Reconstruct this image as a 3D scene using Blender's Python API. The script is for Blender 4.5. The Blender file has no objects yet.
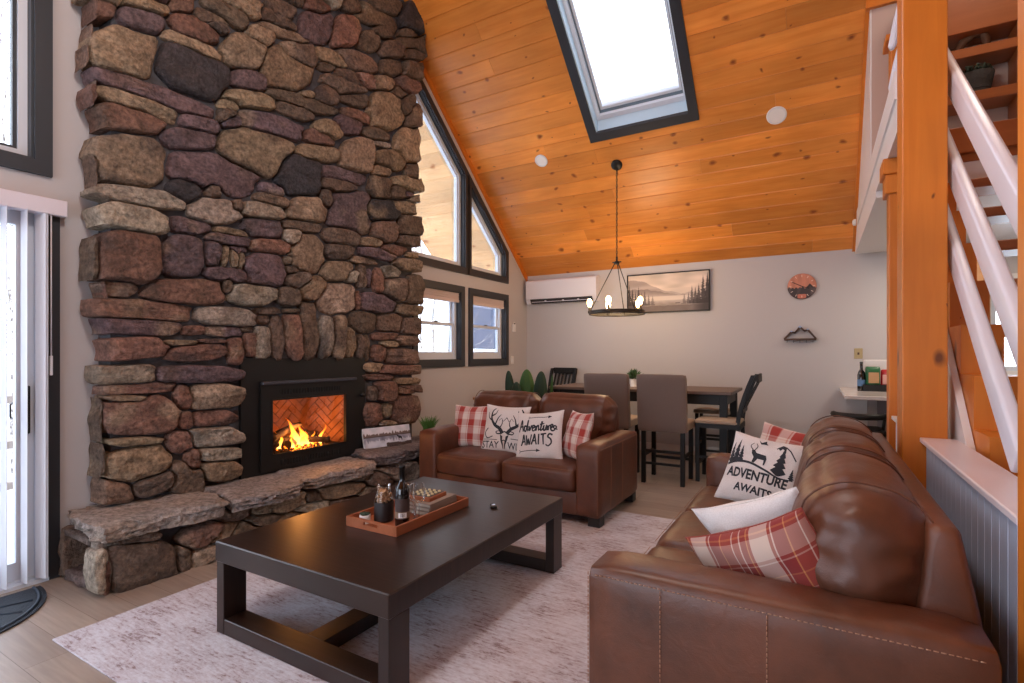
import bpy, bmesh, math, random
from mathutils import Vector, Matrix, noise
from mathutils.geometry import tessellate_polygon
random.seed(7)
PI = math.pi
C = bpy.context.scene.collection

# ------------------------------------------------------------------ helpers
def lin(c):
    return tuple(((v/255)/12.92 if v/255 <= .04045 else ((v/255+.055)/1.055)**2.4) for v in c)

def link(o, parent=None):
    C.objects.link(o)
    if parent is not None:
        o.parent = parent
    return o

def tag(o, label=None, cat=None, group=None, kind=None):
    if label: o['label'] = label
    if cat: o['category'] = cat
    if group: o['group'] = group
    if kind: o['kind'] = kind
    return o

def thing(name, label, cat, loc=(0, 0, 0), rz=0, group=None):
    o = bpy.data.objects.new(name, None)
    o.location = loc
    o.rotation_euler = (0, 0, rz)
    o.empty_display_size = .1
    link(o)
    return tag(o, label, cat, group)

def copy_tree(o, parent=None):
    c = o.copy()
    link(c)
    c.parent = parent
    for ch in list(o.children):
        copy_tree(ch, c)
    return c

class MB:
    """collects shapes into one mesh"""
    def __init__(s):
        s.bm = bmesh.new()
        s.mi = 0
    def _fin(s, vs):
        for f in {f for v in vs for f in v.link_faces}:
            f.material_index = s.mi
    def box(s, x0, x1, y0, y1, z0, z1, bev=0, seg=1, M=None):
        r = bmesh.ops.create_cube(s.bm, size=1)
        vs = r['verts']
        for v in vs:
            v.co = Vector(((x0+x1)/2+v.co.x*(x1-x0), (y0+y1)/2+v.co.y*(y1-y0), (z0+z1)/2+v.co.z*(z1-z0)))
        if M is not None:
            bmesh.ops.transform(s.bm, matrix=M, verts=vs)
        s._fin(vs)
        if bev:
            es = list({e for v in vs for e in v.link_edges})
            r = bmesh.ops.bevel(s.bm, geom=es, offset=bev, segments=seg, profile=.5, affect='EDGES')
            for f in r['faces']: f.material_index = s.mi
        return s
    def prism(s, pts, axis, a0, a1, holes=()):
        """pts 2D polygon extruded along axis from a0 to a1. axis x: pts=(y,z); y: (x,z); z: (x,y)"""
        def P(p, a):
            return {'x': (a, p[0], p[1]), 'y': (p[0], a, p[1]), 'z': (p[0], p[1], a)}[axis]
        loops = [list(pts)]+[list(h) for h in holes]
        flat = [p for l in loops for p in l]
        tris = tessellate_polygon([[Vector((p[0], p[1], 0)) for p in l] for l in loops])
        va = [s.bm.verts.new(P(p, a0)) for p in flat]
        vb = [s.bm.verts.new(P(p, a1)) for p in flat]
        fs = []
        for t in tris:
            try:
                fs.append(s.bm.faces.new([va[i] for i in t]))
                fs.append(s.bm.faces.new([vb[i] for i in reversed(t)]))
            except ValueError: pass
        k = 0
        for l in loops:
            n = len(l)
            for i in range(n):
                j = (i+1) % n
                fs.append(s.bm.faces.new([va[k+i], va[k+j], vb[k+j], vb[k+i]]))
            k += n
        for f in fs: f.material_index = s.mi
        bmesh.ops.recalc_face_normals(s.bm, faces=fs)
        return s
    def tube(s, pts, r, n=8, cap=True, closed=False):
        pts = [Vector(p) for p in pts]
        rs = r if isinstance(r, (list, tuple)) else [r]*len(pts)
        rings = []
        up = None
        N = len(pts)
        for i, p in enumerate(pts):
            if closed: t = (pts[(i+1) % N]-pts[i-1])
            elif i == 0: t = pts[1]-pts[0]
            elif i == N-1: t = pts[-1]-pts[-2]
            else: t = (pts[i+1]-pts[i-1])
            t.normalize()
            if up is None:
                up = t.orthogonal().normalized()
            up = (up-t*up.dot(t))
            if up.length < 1e-6: up = t.orthogonal()
            up.normalize()
            b = t.cross(up)
            rings.append([s.bm.verts.new(p+(up*math.cos(2*PI*k/n)+b*math.sin(2*PI*k/n))*rs[i]) for k in range(n)])
        fs = []
        for i in range(N if closed else N-1):
            a, b_ = rings[i], rings[(i+1) % N]
            for k in range(n):
                fs.append(s.bm.faces.new([a[k], a[(k+1) % n], b_[(k+1) % n], b_[k]]))
        if cap and not closed:
            fs.append(s.bm.faces.new(list(reversed(rings[0]))))
            fs.append(s.bm.faces.new(rings[-1]))
        for f in fs:
            f.material_index = s.mi
            f.smooth = len(f.verts) == 4
        return s
    def lathe(s, prof, c=(0, 0, 0), n=24, M=None):
        """prof: list (r,z)"""
        rings = []
        for r, z in prof:
            if r < 1e-5:
                rings.append([s.bm.verts.new((c[0], c[1], c[2]+z))])
            else:
                rings.append([s.bm.verts.new((c[0]+r*math.cos(2*PI*k/n), c[1]+r*math.sin(2*PI*k/n), c[2]+z)) for k in range(n)])
        fs = []
        for a, b in zip(rings, rings[1:]):
            if len(a) == 1 and len(b) == 1: continue
            for k in range(n):
                j = (k+1) % n
                if len(a) == 1: fs.append(s.bm.faces.new([a[0], b[j], b[k]][::-1]))
                elif len(b) == 1: fs.append(s.bm.faces.new([a[k], a[j], b[0]]))
                else: fs.append(s.bm.faces.new([a[k], a[j], b[j], b[k]]))
        for f in fs:
            f.material_index = s.mi; f.smooth = True
        if M is not None:
            bmesh.ops.transform(s.bm, matrix=M, verts=[v for r in rings for v in r])
        return s
    def quad(s, *ps):
        f = s.bm.faces.new([s.bm.verts.new(p) for p in ps]); f.material_index = s.mi
        return s
    def build(s, name, mats, parent=None, smooth=False):
        me = bpy.data.meshes.new(name)
        s.bm.to_mesh(me); s.bm.free()
        for m in (mats if isinstance(mats, (list, tuple)) else [mats]):
            me.materials.append(m)
        if smooth:
            for p in me.polygons: p.use_smooth = True
        o = bpy.data.objects.new(name, me)
        return link(o, parent)

def box(name, m, parent, *a, bev=0, seg=1):
    b = MB(); b.box(*a, bev=bev, seg=seg)
    return b.build(name, m, parent)

def soften(o, ang=40):
    for p in o.data.polygons: p.use_smooth = True
    try:
        o.data.set_sharp_from_angle(angle=math.radians(ang))
    except Exception: pass
    return o

def struct(o):
    o['kind'] = 'structure'
    return o

# ------------------------------------------------------------------ materials
def mat(name, col, rough=.5, metal=0, spec=.5, bump=None, var=None, coat=0, sheen=0, coord='Object', stretch=(1, 1, 1)):
    """col sRGB 0-255. var=(scale, amount, col2). bump=(scale, strength)"""
    m = bpy.data.materials.new(name); m.use_nodes = True
    nt = m.node_tree; b = nt.nodes['Principled BSDF']
    c = (*lin(col), 1)
    b.inputs['Base Color'].default_value = c
    b.inputs['Roughness'].default_value = rough
    b.inputs['Metallic'].default_value = metal
    b.inputs['Specular IOR Level'].default_value = spec
    b.inputs['Coat Weight'].default_value = coat
    b.inputs['Sheen Weight'].default_value = sheen
    if bump or var:
        tc = nt.nodes.new('ShaderNodeTexCoord'); mp = nt.nodes.new('ShaderNodeMapping')
        mp.inputs['Scale'].default_value = stretch
        nt.links.new(tc.outputs[coord], mp.inputs['Vector'])
    if var:
        n = nt.nodes.new('ShaderNodeTexNoise'); n.inputs['Scale'].default_value = var[0]; n.inputs['Detail'].default_value = 6
        nt.links.new(mp.outputs[0], n.inputs['Vector'])
        r = nt.nodes.new('ShaderNodeValToRGB')
        r.color_ramp.elements[0].position = .5-var[1]/2; r.color_ramp.elements[1].position = .5+var[1]/2
        r.color_ramp.elements[0].color = (*lin(var[2]), 1); r.color_ramp.elements[1].color = c
        nt.links.new(n.outputs['Fac'], r.inputs[0]); nt.links.new(r.outputs[0], b.inputs['Base Color'])
    if bump:
        n2 = nt.nodes.new('ShaderNodeTexNoise'); n2.inputs['Scale'].default_value = bump[0]; n2.inputs['Detail'].default_value = 8
        nt.links.new(mp.outputs[0], n2.inputs['Vector'])
        bp = nt.nodes.new('ShaderNodeBump'); bp.inputs['Strength'].default_value = bump[1]; bp.inputs['Distance'].default_value = .01
        nt.links.new(n2.outputs['Fac'], bp.inputs['Height']); nt.links.new(bp.outputs[0], b.inputs['Normal'])
    return m

def emit(name, col, s):
    m = bpy.data.materials.new(name); m.use_nodes = True
    b = m.node_tree.nodes['Principled BSDF']
    b.inputs['Base Color'].default_value = (*lin(col), 1)
    b.inputs['Emission Color'].default_value = (*lin(col), 1)
    b.inputs['Emission Strength'].default_value = s
    return m

def attr_mat(name, rough=.7, bump=None, noise_amt=.0, nscale=20, spec=.4, stretch=(1, 1, 1), dark=.5):
    """base colour from the 'col' colour attribute times a noise"""
    m = bpy.data.materials.new(name); m.use_nodes = True
    nt = m.node_tree; b = nt.nodes['Principled BSDF']
    b.inputs['Roughness'].default_value = rough; b.inputs['Specular IOR Level'].default_value = spec
    a = nt.nodes.new('ShaderNodeAttribute'); a.attribute_name = 'col'
    out = a.outputs['Color']
    tc = nt.nodes.new('ShaderNodeTexCoord'); mp = nt.nodes.new('ShaderNodeMapping'); mp.inputs['Scale'].default_value = stretch
    nt.links.new(tc.outputs['Object'], mp.inputs[0])
    if noise_amt:
        n = nt.nodes.new('ShaderNodeTexNoise'); n.inputs['Scale'].default_value = nscale; n.inputs['Detail'].default_value = 8; n.inputs['Roughness'].default_value = .65
        nt.links.new(mp.outputs[0], n.inputs['Vector'])
        mr = nt.nodes.new('ShaderNodeMapRange'); mr.inputs[1].default_value = .3; mr.inputs[2].default_value = .7
        mr.inputs[3].default_value = 1-noise_amt*dark*2; mr.inputs[4].default_value = 1+noise_amt
        nt.links.new(n.outputs['Fac'], mr.inputs[0])
        mx = nt.nodes.new('ShaderNodeVectorMath'); mx.operation = 'SCALE'
        nt.links.new(out, mx.inputs[0]); nt.links.new(mr.outputs[0], mx.inputs['Scale'])
        out = mx.outputs[0]
    nt.links.new(out, b.inputs['Base Color'])
    if bump:
        n2 = nt.nodes.new('ShaderNodeTexNoise'); n2.inputs['Scale'].default_value = bump[0]; n2.inputs['Detail'].default_value = 10; n2.inputs['Roughness'].default_value = .6
        nt.links.new(mp.outputs[0], n2.inputs['Vector'])
        bp = nt.nodes.new('ShaderNodeBump'); bp.inputs['Strength'].default_value = bump[1]; bp.inputs['Distance'].default_value = .03
        nt.links.new(n2.outputs['Fac'], bp.inputs['Height']); nt.links.new(bp.outputs[0], b.inputs['Normal'])
    return m

def pine_mat(name, base, light, knot, axis='x', rough=.35, attr=False, kscale=3.0, kth=.09):
    """pine with grain along axis and dark knots; optional per-board tint from the colour attribute"""
    m = bpy.data.materials.new(name); m.use_nodes = True
    nt = m.node_tree; b = nt.nodes['Principled BSDF']; L = nt.links.new
    b.inputs['Roughness'].default_value = rough
    tc = nt.nodes.new('ShaderNodeTexCoord')
    st = {'x': (1.2, 14, 14), 'y': (14, 1.2, 14), 'z': (14, 14, 1.2)}[axis]
    mp = nt.nodes.new('ShaderNodeMapping'); mp.inputs['Scale'].default_value = st
    L(tc.outputs['Object'], mp.inputs[0])
    vec = mp.outputs[0]
    if attr:
        at = nt.nodes.new('ShaderNodeAttribute'); at.attribute_name = 'col'
        ad = nt.nodes.new('ShaderNodeVectorMath'); ad.operation = 'MULTIPLY_ADD'
        ad.inputs[1].default_value = (37, 37, 37)
        L(at.outputs['Color'], ad.inputs[0]); L(vec, ad.inputs[2]); vec = ad.outputs[0]
    n = nt.nodes.new('ShaderNodeTexNoise'); n.inputs['Scale'].default_value = 1.6; n.inputs['Detail'].default_value = 5; n.inputs['Distortion'].default_value = .6
    L(vec, n.inputs['Vector'])
    r = nt.nodes.new('ShaderNodeValToRGB')
    r.color_ramp.elements[0].position = .18; r.color_ramp.elements[1].position = .82
    r.color_ramp.elements[0].color = (*lin(base), 1); r.color_ramp.elements[1].color = (*lin(light), 1)
    L(n.outputs['Fac'], r.inputs[0])
    # knots
    ks = {'x': (.55, 1, 1), 'y': (1, .55, 1), 'z': (1, 1, .55)}[axis]
    mk = nt.nodes.new('ShaderNodeMapping'); mk.inputs['Scale'].default_value = ks
    L(tc.outputs['Object'], mk.inputs[0])
    nk = nt.nodes.new('ShaderNodeTexNoise'); nk.inputs['Scale'].default_value = 9
    L(mk.outputs[0], nk.inputs['Vector'])
    mm = nt.nodes.new('ShaderNodeVectorMath'); mm.operation = 'MULTIPLY_ADD'; mm.inputs[1].default_value = (.06, .06, .06)
    L(nk.outputs['Color'], mm.inputs[0]); L(mk.outputs[0], mm.inputs[2])
    v = nt.nodes.new('ShaderNodeTexVoronoi'); v.voronoi_dimensions = '2D'; v.inputs['Scale'].default_value = kscale
    sw = nt.nodes.new('ShaderNodeSeparateXYZ'); L(mm.outputs[0], sw.inputs[0])
    cw = nt.nodes.new('ShaderNodeCombineXYZ'); ads = nt.nodes.new('ShaderNodeMath'); ads.operation = 'ADD'
    o1, o2, o3 = {'x': (0, 1, 2), 'y': (1, 0, 2), 'z': (2, 0, 1)}[axis]
    L(sw.outputs[o1], cw.inputs[0]); L(sw.outputs[o2], ads.inputs[0]); L(sw.outputs[o3], ads.inputs[1])
    if axis == 'x' and attr: L(sw.outputs[1], cw.inputs[1])
    else: L(ads.outputs[0], cw.inputs[1])
    L(cw.outputs[0], v.inputs['Vector'])
    cr = nt.nodes.new('ShaderNodeSeparateColor'); L(v.outputs['Color'], cr.inputs[0])
    pw = nt.nodes.new('ShaderNodeMath'); pw.operation = 'POWER'; pw.inputs[1].default_value = 2.2; L(cr.outputs[0], pw.inputs[0])
    th = nt.nodes.new('ShaderNodeMath'); th.operation = 'MULTIPLY_ADD'; th.inputs[1].default_value = kth; th.inputs[2].default_value = .004; L(pw.outputs[0], th.inputs[0])
    dv = nt.nodes.new('ShaderNodeMath'); dv.operation = 'DIVIDE'; L(v.outputs['Distance'], dv.inputs[0]); L(th.outputs[0], dv.inputs[1])
    mr = nt.nodes.new('ShaderNodeMapRange'); mr.inputs[1].default_value = .35; mr.inputs[2].default_value = 1.1; mr.inputs[3].default_value = .9; mr.inputs[4].default_value = 0
    L(dv.outputs[0], mr.inputs[0])
    # blotchy mid tone
    nb = nt.nodes.new('ShaderNodeTexNoise'); nb.inputs['Scale'].default_value = 2.2; nb.inputs['Detail'].default_value = 3
    L(mk.outputs[0], nb.inputs['Vector'])
    mb = nt.nodes.new('ShaderNodeMapRange'); mb.inputs[1].default_value = .35; mb.inputs[2].default_value = .65; mb.inputs[3].default_value = .84; mb.inputs[4].default_value = 1.08
    L(nb.outputs['Fac'], mb.inputs[0])
    sc = nt.nodes.new('ShaderNodeVectorMath'); sc.operation = 'SCALE'
    L(r.outputs[0], sc.inputs[0]); L(mb.outputs[0], sc.inputs['Scale'])
    out = sc.outputs[0]
    if attr:
        bw = nt.nodes.new('ShaderNodeMapRange'); bw.inputs[3].default_value = .80; bw.inputs[4].default_value = 1.14
        sx = nt.nodes.new('ShaderNodeSeparateColor'); L(at.outputs['Color'], sx.inputs[0]); L(sx.outputs[0], bw.inputs[0])
        s2 = nt.nodes.new('ShaderNodeVectorMath'); s2.operation = 'SCALE'
        L(out, s2.inputs[0]); L(bw.outputs[0], s2.inputs['Scale']); out = s2.outputs[0]
    mx = nt.nodes.new('ShaderNodeMix'); mx.data_type = 'RGBA'
    L(mr.outputs[0], mx.inputs[0]); L(out, mx.inputs[6]); mx.inputs[7].default_value = (*lin(knot), 1)
    L(mx.outputs[2], b.inputs['Base Color'])
    return m

M_wall = mat('wall_paint', (192, 188, 189), .75, bump=(60, .03))
M_white = mat('white_paint', (226, 224, 224), .45)
M_trimw = mat('white_vinyl', (215, 222, 232), .4)
M_dark = mat('dark_casing', (42, 46, 53), .5)
M_ceil = pine_mat('ceiling_pine', (216, 126, 46), (238, 156, 74), (126, 58, 22), 'x', .36, attr=True, kscale=5.6, kth=.145)
M_sof = pine_mat('soffit_pine_lit', (222, 172, 118), (240, 200, 148), (140, 84, 50), 'x', .6, attr=True, kscale=4, kth=.18)  # paler than the ceiling pine, bright outdoor light put into the colour
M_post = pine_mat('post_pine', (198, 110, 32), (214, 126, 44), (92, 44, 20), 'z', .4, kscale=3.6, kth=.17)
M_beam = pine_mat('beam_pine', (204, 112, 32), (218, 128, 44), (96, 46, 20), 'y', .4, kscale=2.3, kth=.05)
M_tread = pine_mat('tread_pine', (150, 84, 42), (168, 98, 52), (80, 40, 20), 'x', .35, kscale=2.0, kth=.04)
M_espresso = mat('espresso_wood', (46, 31, 26), .33, var=(3, .4, (32, 22, 19)), stretch=(1, 12, 1), bump=(5, .06))
M_black = mat('black_wood', (20, 19, 19), .5, spec=.35)
M_blackmetal = mat('black_metal', (28, 27, 27), .42, metal=.3)
M_graymetal = mat('dark_iron', (60, 56, 52), .45, metal=.7)
M_feet = mat('dark_feet', (30, 24, 22), .5)
M_chrome = mat('chrome', (200, 200, 205), .15, metal=1)
M_counter = mat('counter_stone', (225, 220, 215), .15, var=(4, .5, (205, 200, 195)))
M_upholst = mat('taupe_fabric', (128, 112, 104), .9, sheen=.2, bump=(400, .25), var=(250, .6, (108, 94, 87)))
M_seatfab = mat('seat_fabric', (168, 150, 132), .9, bump=(300, .2))
M_linen = mat('linen', (226, 221, 220), .9, bump=(250, .2), var=(180, .5, (208, 202, 200)))
M_ink = mat('print_ink', (40, 44, 52), .85)
M_glasspot = mat('dark_glass', (14, 13, 15), .06, spec=.8)

def leather():
    m = bpy.data.materials.new('brown_leather'); m.use_nodes = True
    nt = m.node_tree; b = nt.nodes['Principled BSDF']; L = nt.links.new
    tc = nt.nodes.new('ShaderNodeTexCoord')
    n = nt.nodes.new('ShaderNodeTexNoise'); n.inputs['Scale'].default_value = 4.5; n.inputs['Detail'].default_value = 7; n.inputs['Roughness'].default_value = .6
    L(tc.outputs['Object'], n.inputs['Vector'])
    r = nt.nodes.new('ShaderNodeValToRGB')
    r.color_ramp.elements[0].position = .32; r.color_ramp.elements[1].position = .68
    r.color_ramp.elements[0].color = (*lin((74, 43, 29)), 1); r.color_ramp.elements[1].color = (*lin((106, 62, 42)), 1)
    L(n.outputs['Fac'], r.inputs[0]); L(r.outputs[0], b.inputs['Base Color'])
    rr = nt.nodes.new('ShaderNodeMapRange'); rr.inputs[3].default_value = .33; rr.inputs[4].default_value = .50
    L(n.outputs['Fac'], rr.inputs[0]); L(rr.outputs[0], b.inputs['Roughness'])
    v = nt.nodes.new('ShaderNodeTexVoronoi'); v.inputs['Scale'].default_value = 260
    L(tc.outputs['Object'], v.inputs['Vector'])
    n2 = nt.nodes.new('ShaderNodeTexNoise'); n2.inputs['Scale'].default_value = 11; n2.inputs['Detail'].default_value = 4; n2.inputs['Distortion'].default_value = 1.2
    L(tc.outputs['Object'], n2.inputs['Vector'])
    b1 = nt.nodes.new('ShaderNodeBump'); b1.inputs['Strength'].default_value = .12; b1.inputs['Distance'].default_value = .002
    L(v.outputs['Distance'], b1.inputs['Height'])
    b2 = nt.nodes.new('ShaderNodeBump'); b2.inputs['Strength'].default_value = .18; b2.inputs['Distance'].default_value = .012
    L(n2.outputs['Fac'], b2.inputs['Height']); L(b1.outputs[0], b2.inputs['Normal'])
    L(b2.outputs[0], b.inputs['Normal'])
    return m
M_leather = leather()
M_stitch = mat('stitching', (160, 118, 92), .8)

def glass_mat(name, tint=(1, 1, 1), refl=.5):
    m = bpy.data.materials.new(name); m.use_nodes = True
    nt = m.node_tree; L = nt.links.new
    nt.nodes.remove(nt.nodes['Principled BSDF'])
    out = nt.nodes['Material Output']
    t = nt.nodes.new('ShaderNodeBsdfTransparent'); t.inputs[0].default_value = (*tint, 1)
    g = nt.nodes.new('ShaderNodeBsdfGlossy'); g.inputs['Roughness'].default_value = .02
    f = nt.nodes.new('ShaderNodeFresnel'); f.inputs[0].default_value = 1.45
    mu = nt.nodes.new('ShaderNodeMath'); mu.operation = 'MULTIPLY'; mu.inputs[1].default_value = refl
    L(f.outputs[0], mu.inputs[0])
    mx = nt.nodes.new('ShaderNodeMixShader')
    L(mu.outputs[0], mx.inputs[0]); L(t.outputs[0], mx.inputs[1]); L(g.outputs[0], mx.inputs[2]); L(mx.outputs[0], out.inputs[0])
    return m
M_glass = glass_mat('window_glass', refl=.6)
M_clear = glass_mat('clear_glassware', (.97, .98, .98), .8)
_nt = M_clear.node_tree
_d = _nt.nodes.new('ShaderNodeBsdfTranslucent'); _d.inputs[0].default_value = (.9, .92, .95, 1)  # whitens glancing edges, painting highlights onto the glass
_lw = _nt.nodes.new('ShaderNodeLayerWeight'); _lw.inputs[0].default_value = .25
_pw = _nt.nodes.new('ShaderNodeMath'); _pw.operation = 'MULTIPLY'; _pw.inputs[1].default_value = .45
_ms = _nt.nodes.new('ShaderNodeMixShader'); _o = _nt.nodes['Material Output']; _src = _o.inputs[0].links[0].from_socket
_nt.links.new(_lw.outputs['Facing'], _pw.inputs[0]); _nt.links.new(_pw.outputs[0], _ms.inputs[0]); _nt.links.new(_src, _ms.inputs[1]); _nt.links.new(_d.outputs[0], _ms.inputs[2]); _nt.links.new(_ms.outputs[0], _o.inputs[0])

def colour_grid(name, nx, ny, fn, place, m, parent=None):
    """flat printed panel: fn(u,v)->sRGB, place(u,v)->point, per-vertex colours"""
    bm = bmesh.new(); lay = bm.verts.layers.float_color.new('col')
    vs = [[None]*(nx+1) for _ in range(ny+1)]
    for j in range(ny+1):
        for i in range(nx+1):
            v = bm.verts.new(place(i/nx, j/ny)); v[lay] = (*lin(fn(i/nx, j/ny)), 1); vs[j][i] = v
    for j in range(ny):
        for i in range(nx):
            bm.faces.new([vs[j][i], vs[j][i+1], vs[j+1][i+1], vs[j+1][i]])
    me = bpy.data.meshes.new(name); bm.to_mesh(me); bm.free(); me.materials.append(m)
    return link(bpy.data.objects.new(name, me), parent)
M_print = attr_mat('printed_surface', .6)

# ------------------------------------------------------------------ camera (level, shifted)
F = 524.0; CH = 1.38; V0 = 354.0; YAW = math.radians(30.3)
cam = bpy.data.cameras.new('camera'); co = bpy.data.objects.new('camera', cam); C.objects.link(co)
co.location = (0, 0, CH); co.rotation_euler = (PI/2, 0, YAW)
cam.sensor_width = 36; cam.lens = F/1024*36; cam.shift_y = 12.5/1024; cam.clip_start = .05; cam.clip_end = 300
bpy.context.scene.camera = co
_s, _c = math.sin(YAW), math.cos(YAW)
def sight(u, v):
    t = (u-512)/F
    return (-_s+t*_c, _c+t*_s, -(v-V0)/F)
def on_x(u, v, x):          # where the stonework outline read off the photo lies on the chimney face
    r = sight(u, v); k = x/r[0]
    return Vector((x, r[1]*k, CH+r[2]*k))

# ------------------------------------------------------------------ room shell
WX = -4.08; BY = 7.45; Z0 = 2.63; SL = .85; RY = 2.43
RX = 3.4; FY = -2.6
def ceil_z(y):
    return Z0+SL*(BY-y) if y > RY else Z0+SL*(BY-RY)-SL*(RY-y)
ZR = ceil_z(RY)

def rect(a0, a1, b0, b1): return [(a0, b0), (a1, b0), (a1, b1), (a0, b1)]

# floor of wide planks
def floor_mat():
    m = bpy.data.materials.new('floor_planks'); m.use_nodes = True
    nt = m.node_tree; b = nt.nodes['Principled BSDF']; L = nt.links.new
    b.inputs['Roughness'].default_value = .38
    tc = nt.nodes.new('ShaderNodeTexCoord')
    br = nt.nodes.new('ShaderNodeTexBrick'); br.inputs['Scale'].default_value = 1
    br.inputs['Brick Width'].default_value = 1.5; br.inputs['Row Height'].default_value = .18
    br.inputs['Mortar Size'].default_value = .0015; br.inputs['Mortar Smooth'].default_value = .2
    br.inputs['Color1'].default_value = (*lin((170, 155, 142)), 1); br.inputs['Color2'].default_value = (*lin((152, 137, 125)), 1)
    br.inputs['Mortar'].default_value = (*lin((110, 94, 82)), 1)
    L(tc.outputs['Object'], br.inputs['Vector'])
    mp = nt.nodes.new('ShaderNodeMapping'); mp.inputs['Scale'].default_value = (1, 14, 1); L(tc.outputs['Object'], mp.inputs[0])
    n = nt.nodes.new('ShaderNodeTexNoise'); n.inputs['Scale'].default_value = 3; n.inputs['Detail'].default_value = 7; n.inputs['Distortion'].default_value = .5
    L(mp.outputs[0], n.inputs['Vector'])
    mr = nt.nodes.new('ShaderNodeMapRange'); mr.inputs[1].default_value = .3; mr.inputs[2].default_value = .7; mr.inputs[3].default_value = .84; mr.inputs[4].default_value = 1.1
    L(n.outputs['Fac'], mr.inputs[0])
    sc = nt.nodes.new('ShaderNodeVectorMath'); sc.operation = 'SCALE'; L(br.outputs['Color'], sc.inputs[0]); L(mr.outputs[0], sc.inputs['Scale'])
    L(sc.outputs[0], b.inputs['Base Color'])
    return m
struct(box('floor', floor_mat(), None, WX-.15, RX, FY, BY+.1, -.1, 0))

# left gable wall with door, windows and the firebox opening
TL = lambda y, off=.23: ceil_z(y)-off
DOOR = (-.95, 1.335, 0.0, 2.30)
UPW = (-.95, 1.27, 2.55, 4.25)
WA = (4.76, 5.62, 1.30, 2.19); WB = (5.895, 6.76, 1.30, 2.19)
t_in = [(4.45, 2.53), (5.72, 2.53), (5.72, TL(5.72, .33)), (4.45, TL(4.45, .33))]
t_in2 = [(5.86, 2.53), (6.76, 2.53), (6.76, TL(6.76, .33)), (5.86, TL(5.86, .33))]
FB = (2.62, 3.58, .50, 1.06)
w = MB(); w.prism([(FY, 0), (BY, 0), (BY, Z0+.1), (RY, ZR+.1), (FY, ceil_z(FY)+.1)], 'x', WX-.16, WX,
                  [rect(*DOOR), rect(*UPW), rect(*WA), rect(*WB), t_in, t_in2, rect(*FB)])
struct(w.build('wall_left', M_wall))
# back wall with the kitchen window
KW = (1.60, 2.45, 1.20, 2.15)
w = MB(); w.prism(rect(WX-.16, RX, 0, 5.2), 'y', BY, BY+.15, [rect(*KW)]); struct(w.build('wall_back', M_wall))
struct(box('wall_right', M_wall, None, RX, RX+.15, FY, BY+.15, 0, 7))
RW = (-3.4, 2.8, .35, 2.25)
w = MB(); w.prism(rect(WX-.16, RX, 0, 2.7), 'y', FY-.15, FY, [rect(-3.4, -.4, .1, 2.25)])
struct(w.build('wall_rear', M_wall))
struct(box('baseboard_back', M_white, None, WX, .2, BY-.02, BY, 0, .12))
struct(box('baseboard_left', M_white, None, WX, WX+.02, 4.7, BY-.02, 0, .12))

# ceiling: pine boards following the roof slope
def boards(y0, y1, segs_of, thick=.02, pitch=.19, zoff=0, fn=ceil_z):
    bm = bmesh.new(); lay = bm.verts.layers.float_color.new('col')
    dy = pitch/math.sqrt(1+SL*SL); y = max(y0, y1); lo = min(y0, y1)
    while y > lo+.001:
        ya, yb = y, max(y-dy, lo)
        for (xa, xb) in segs_of((ya+yb)/2):
            # random butt joints
            cuts = [xa]; x = xa+random.uniform(.8, 3.2)
            while x < xb-.4: cuts.append(x); x += random.uniform(2.2, 3.8)
            cuts.append(xb)
            for a, b in zip(cuts, cuts[1:]):
                col = (random.random(), random.random(), random.random(), 1)
                g = .006
                za, zb = fn(ya)+zoff, fn(yb)+zoff
                nrm = Vector((0, -(zb-za), (yb-ya))).normalized()
                if nrm.z < 0: nrm = -nrm
                d = Vector((0, yb-ya, zb-za)).normalized()
                A, B = Vector((0, ya, za)), Vector((0, yb, zb))
                prof = [A+nrm*g, A+d*g, B-d*g, B+nrm*g, B+nrm*thick, A+nrm*thick]
                va = []
                for xx in (a+.0006, b-.0006):
                    row = []
                    for p in prof:
                        v = bm.verts.new((xx, p.y, p.z)); v[lay] = col; row.append(v)
                    va.append(row)
                n = len(prof)
                for i in range(n):
                    bm.faces.new([va[0][i], va[0][(i+1) % n], va[1][(i+1) % n], va[1][i]])
                bm.faces.new(va[0][::-1]); bm.faces.new(va[1])
        y -= dy
    bmesh.ops.recalc_face_normals(bm, faces=bm.faces)
    return bm
SK = (-2.25, -1.20, 4.30, 5.84)      # skylight opening x0,x1,y0,y1
EDGE = .38
def segs(y):
    hi = RX
    if y > 5.4: hi = EDGE
    if SK[2] < y < SK[3]: return [(WX, SK[0]), (SK[1], hi)]
    return [(WX, hi)]
def to_obj(bm, name, m, parent=None):
    me = bpy.data.meshes.new(name); bm.to_mesh(me); bm.free(); me.materials.append(m)
    return link(bpy.data.objects.new(name, me), parent)
struct(to_obj(boards(RY, BY, segs), 'ceiling', M_ceil))
bmr = boards(FY, RY, lambda y: [(WX, RX)]); struct(to_obj(bmr, 'ceiling_rear', M_ceil))
# solid roof deck above the boards (keeps light out), with the skylight hole
def slope_slab(name, m, x0, x1, y0, y1, off, th, parent=None):
    b = MB(); b.prism([(y0, ceil_z(y0)+off), (y1, ceil_z(y1)+off), (y1, ceil_z(y1)+off+th), (y0, ceil_z(y0)+off+th)], 'x', x0, x1)
    return b.build(name, m, parent)
M_roof = mat('roof_deck', (150, 140, 130), .9)
roof = thing('roof_deck', None, None); roof['kind'] = 'structure'
for a in ((WX-.16, SK[0]-.02, RY, BY), (SK[1]+.02, RX, RY, BY), (SK[0]-.02, SK[1]+.02, RY, SK[2]-.02), (SK[0]-.02, SK[1]+.02, SK[3]+.02, BY), (WX-.16, RX, FY-.15, RY)):
    slope_slab('deck', M_roof, a[0], a[1], a[2], a[3], .04, .08, roof)
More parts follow.
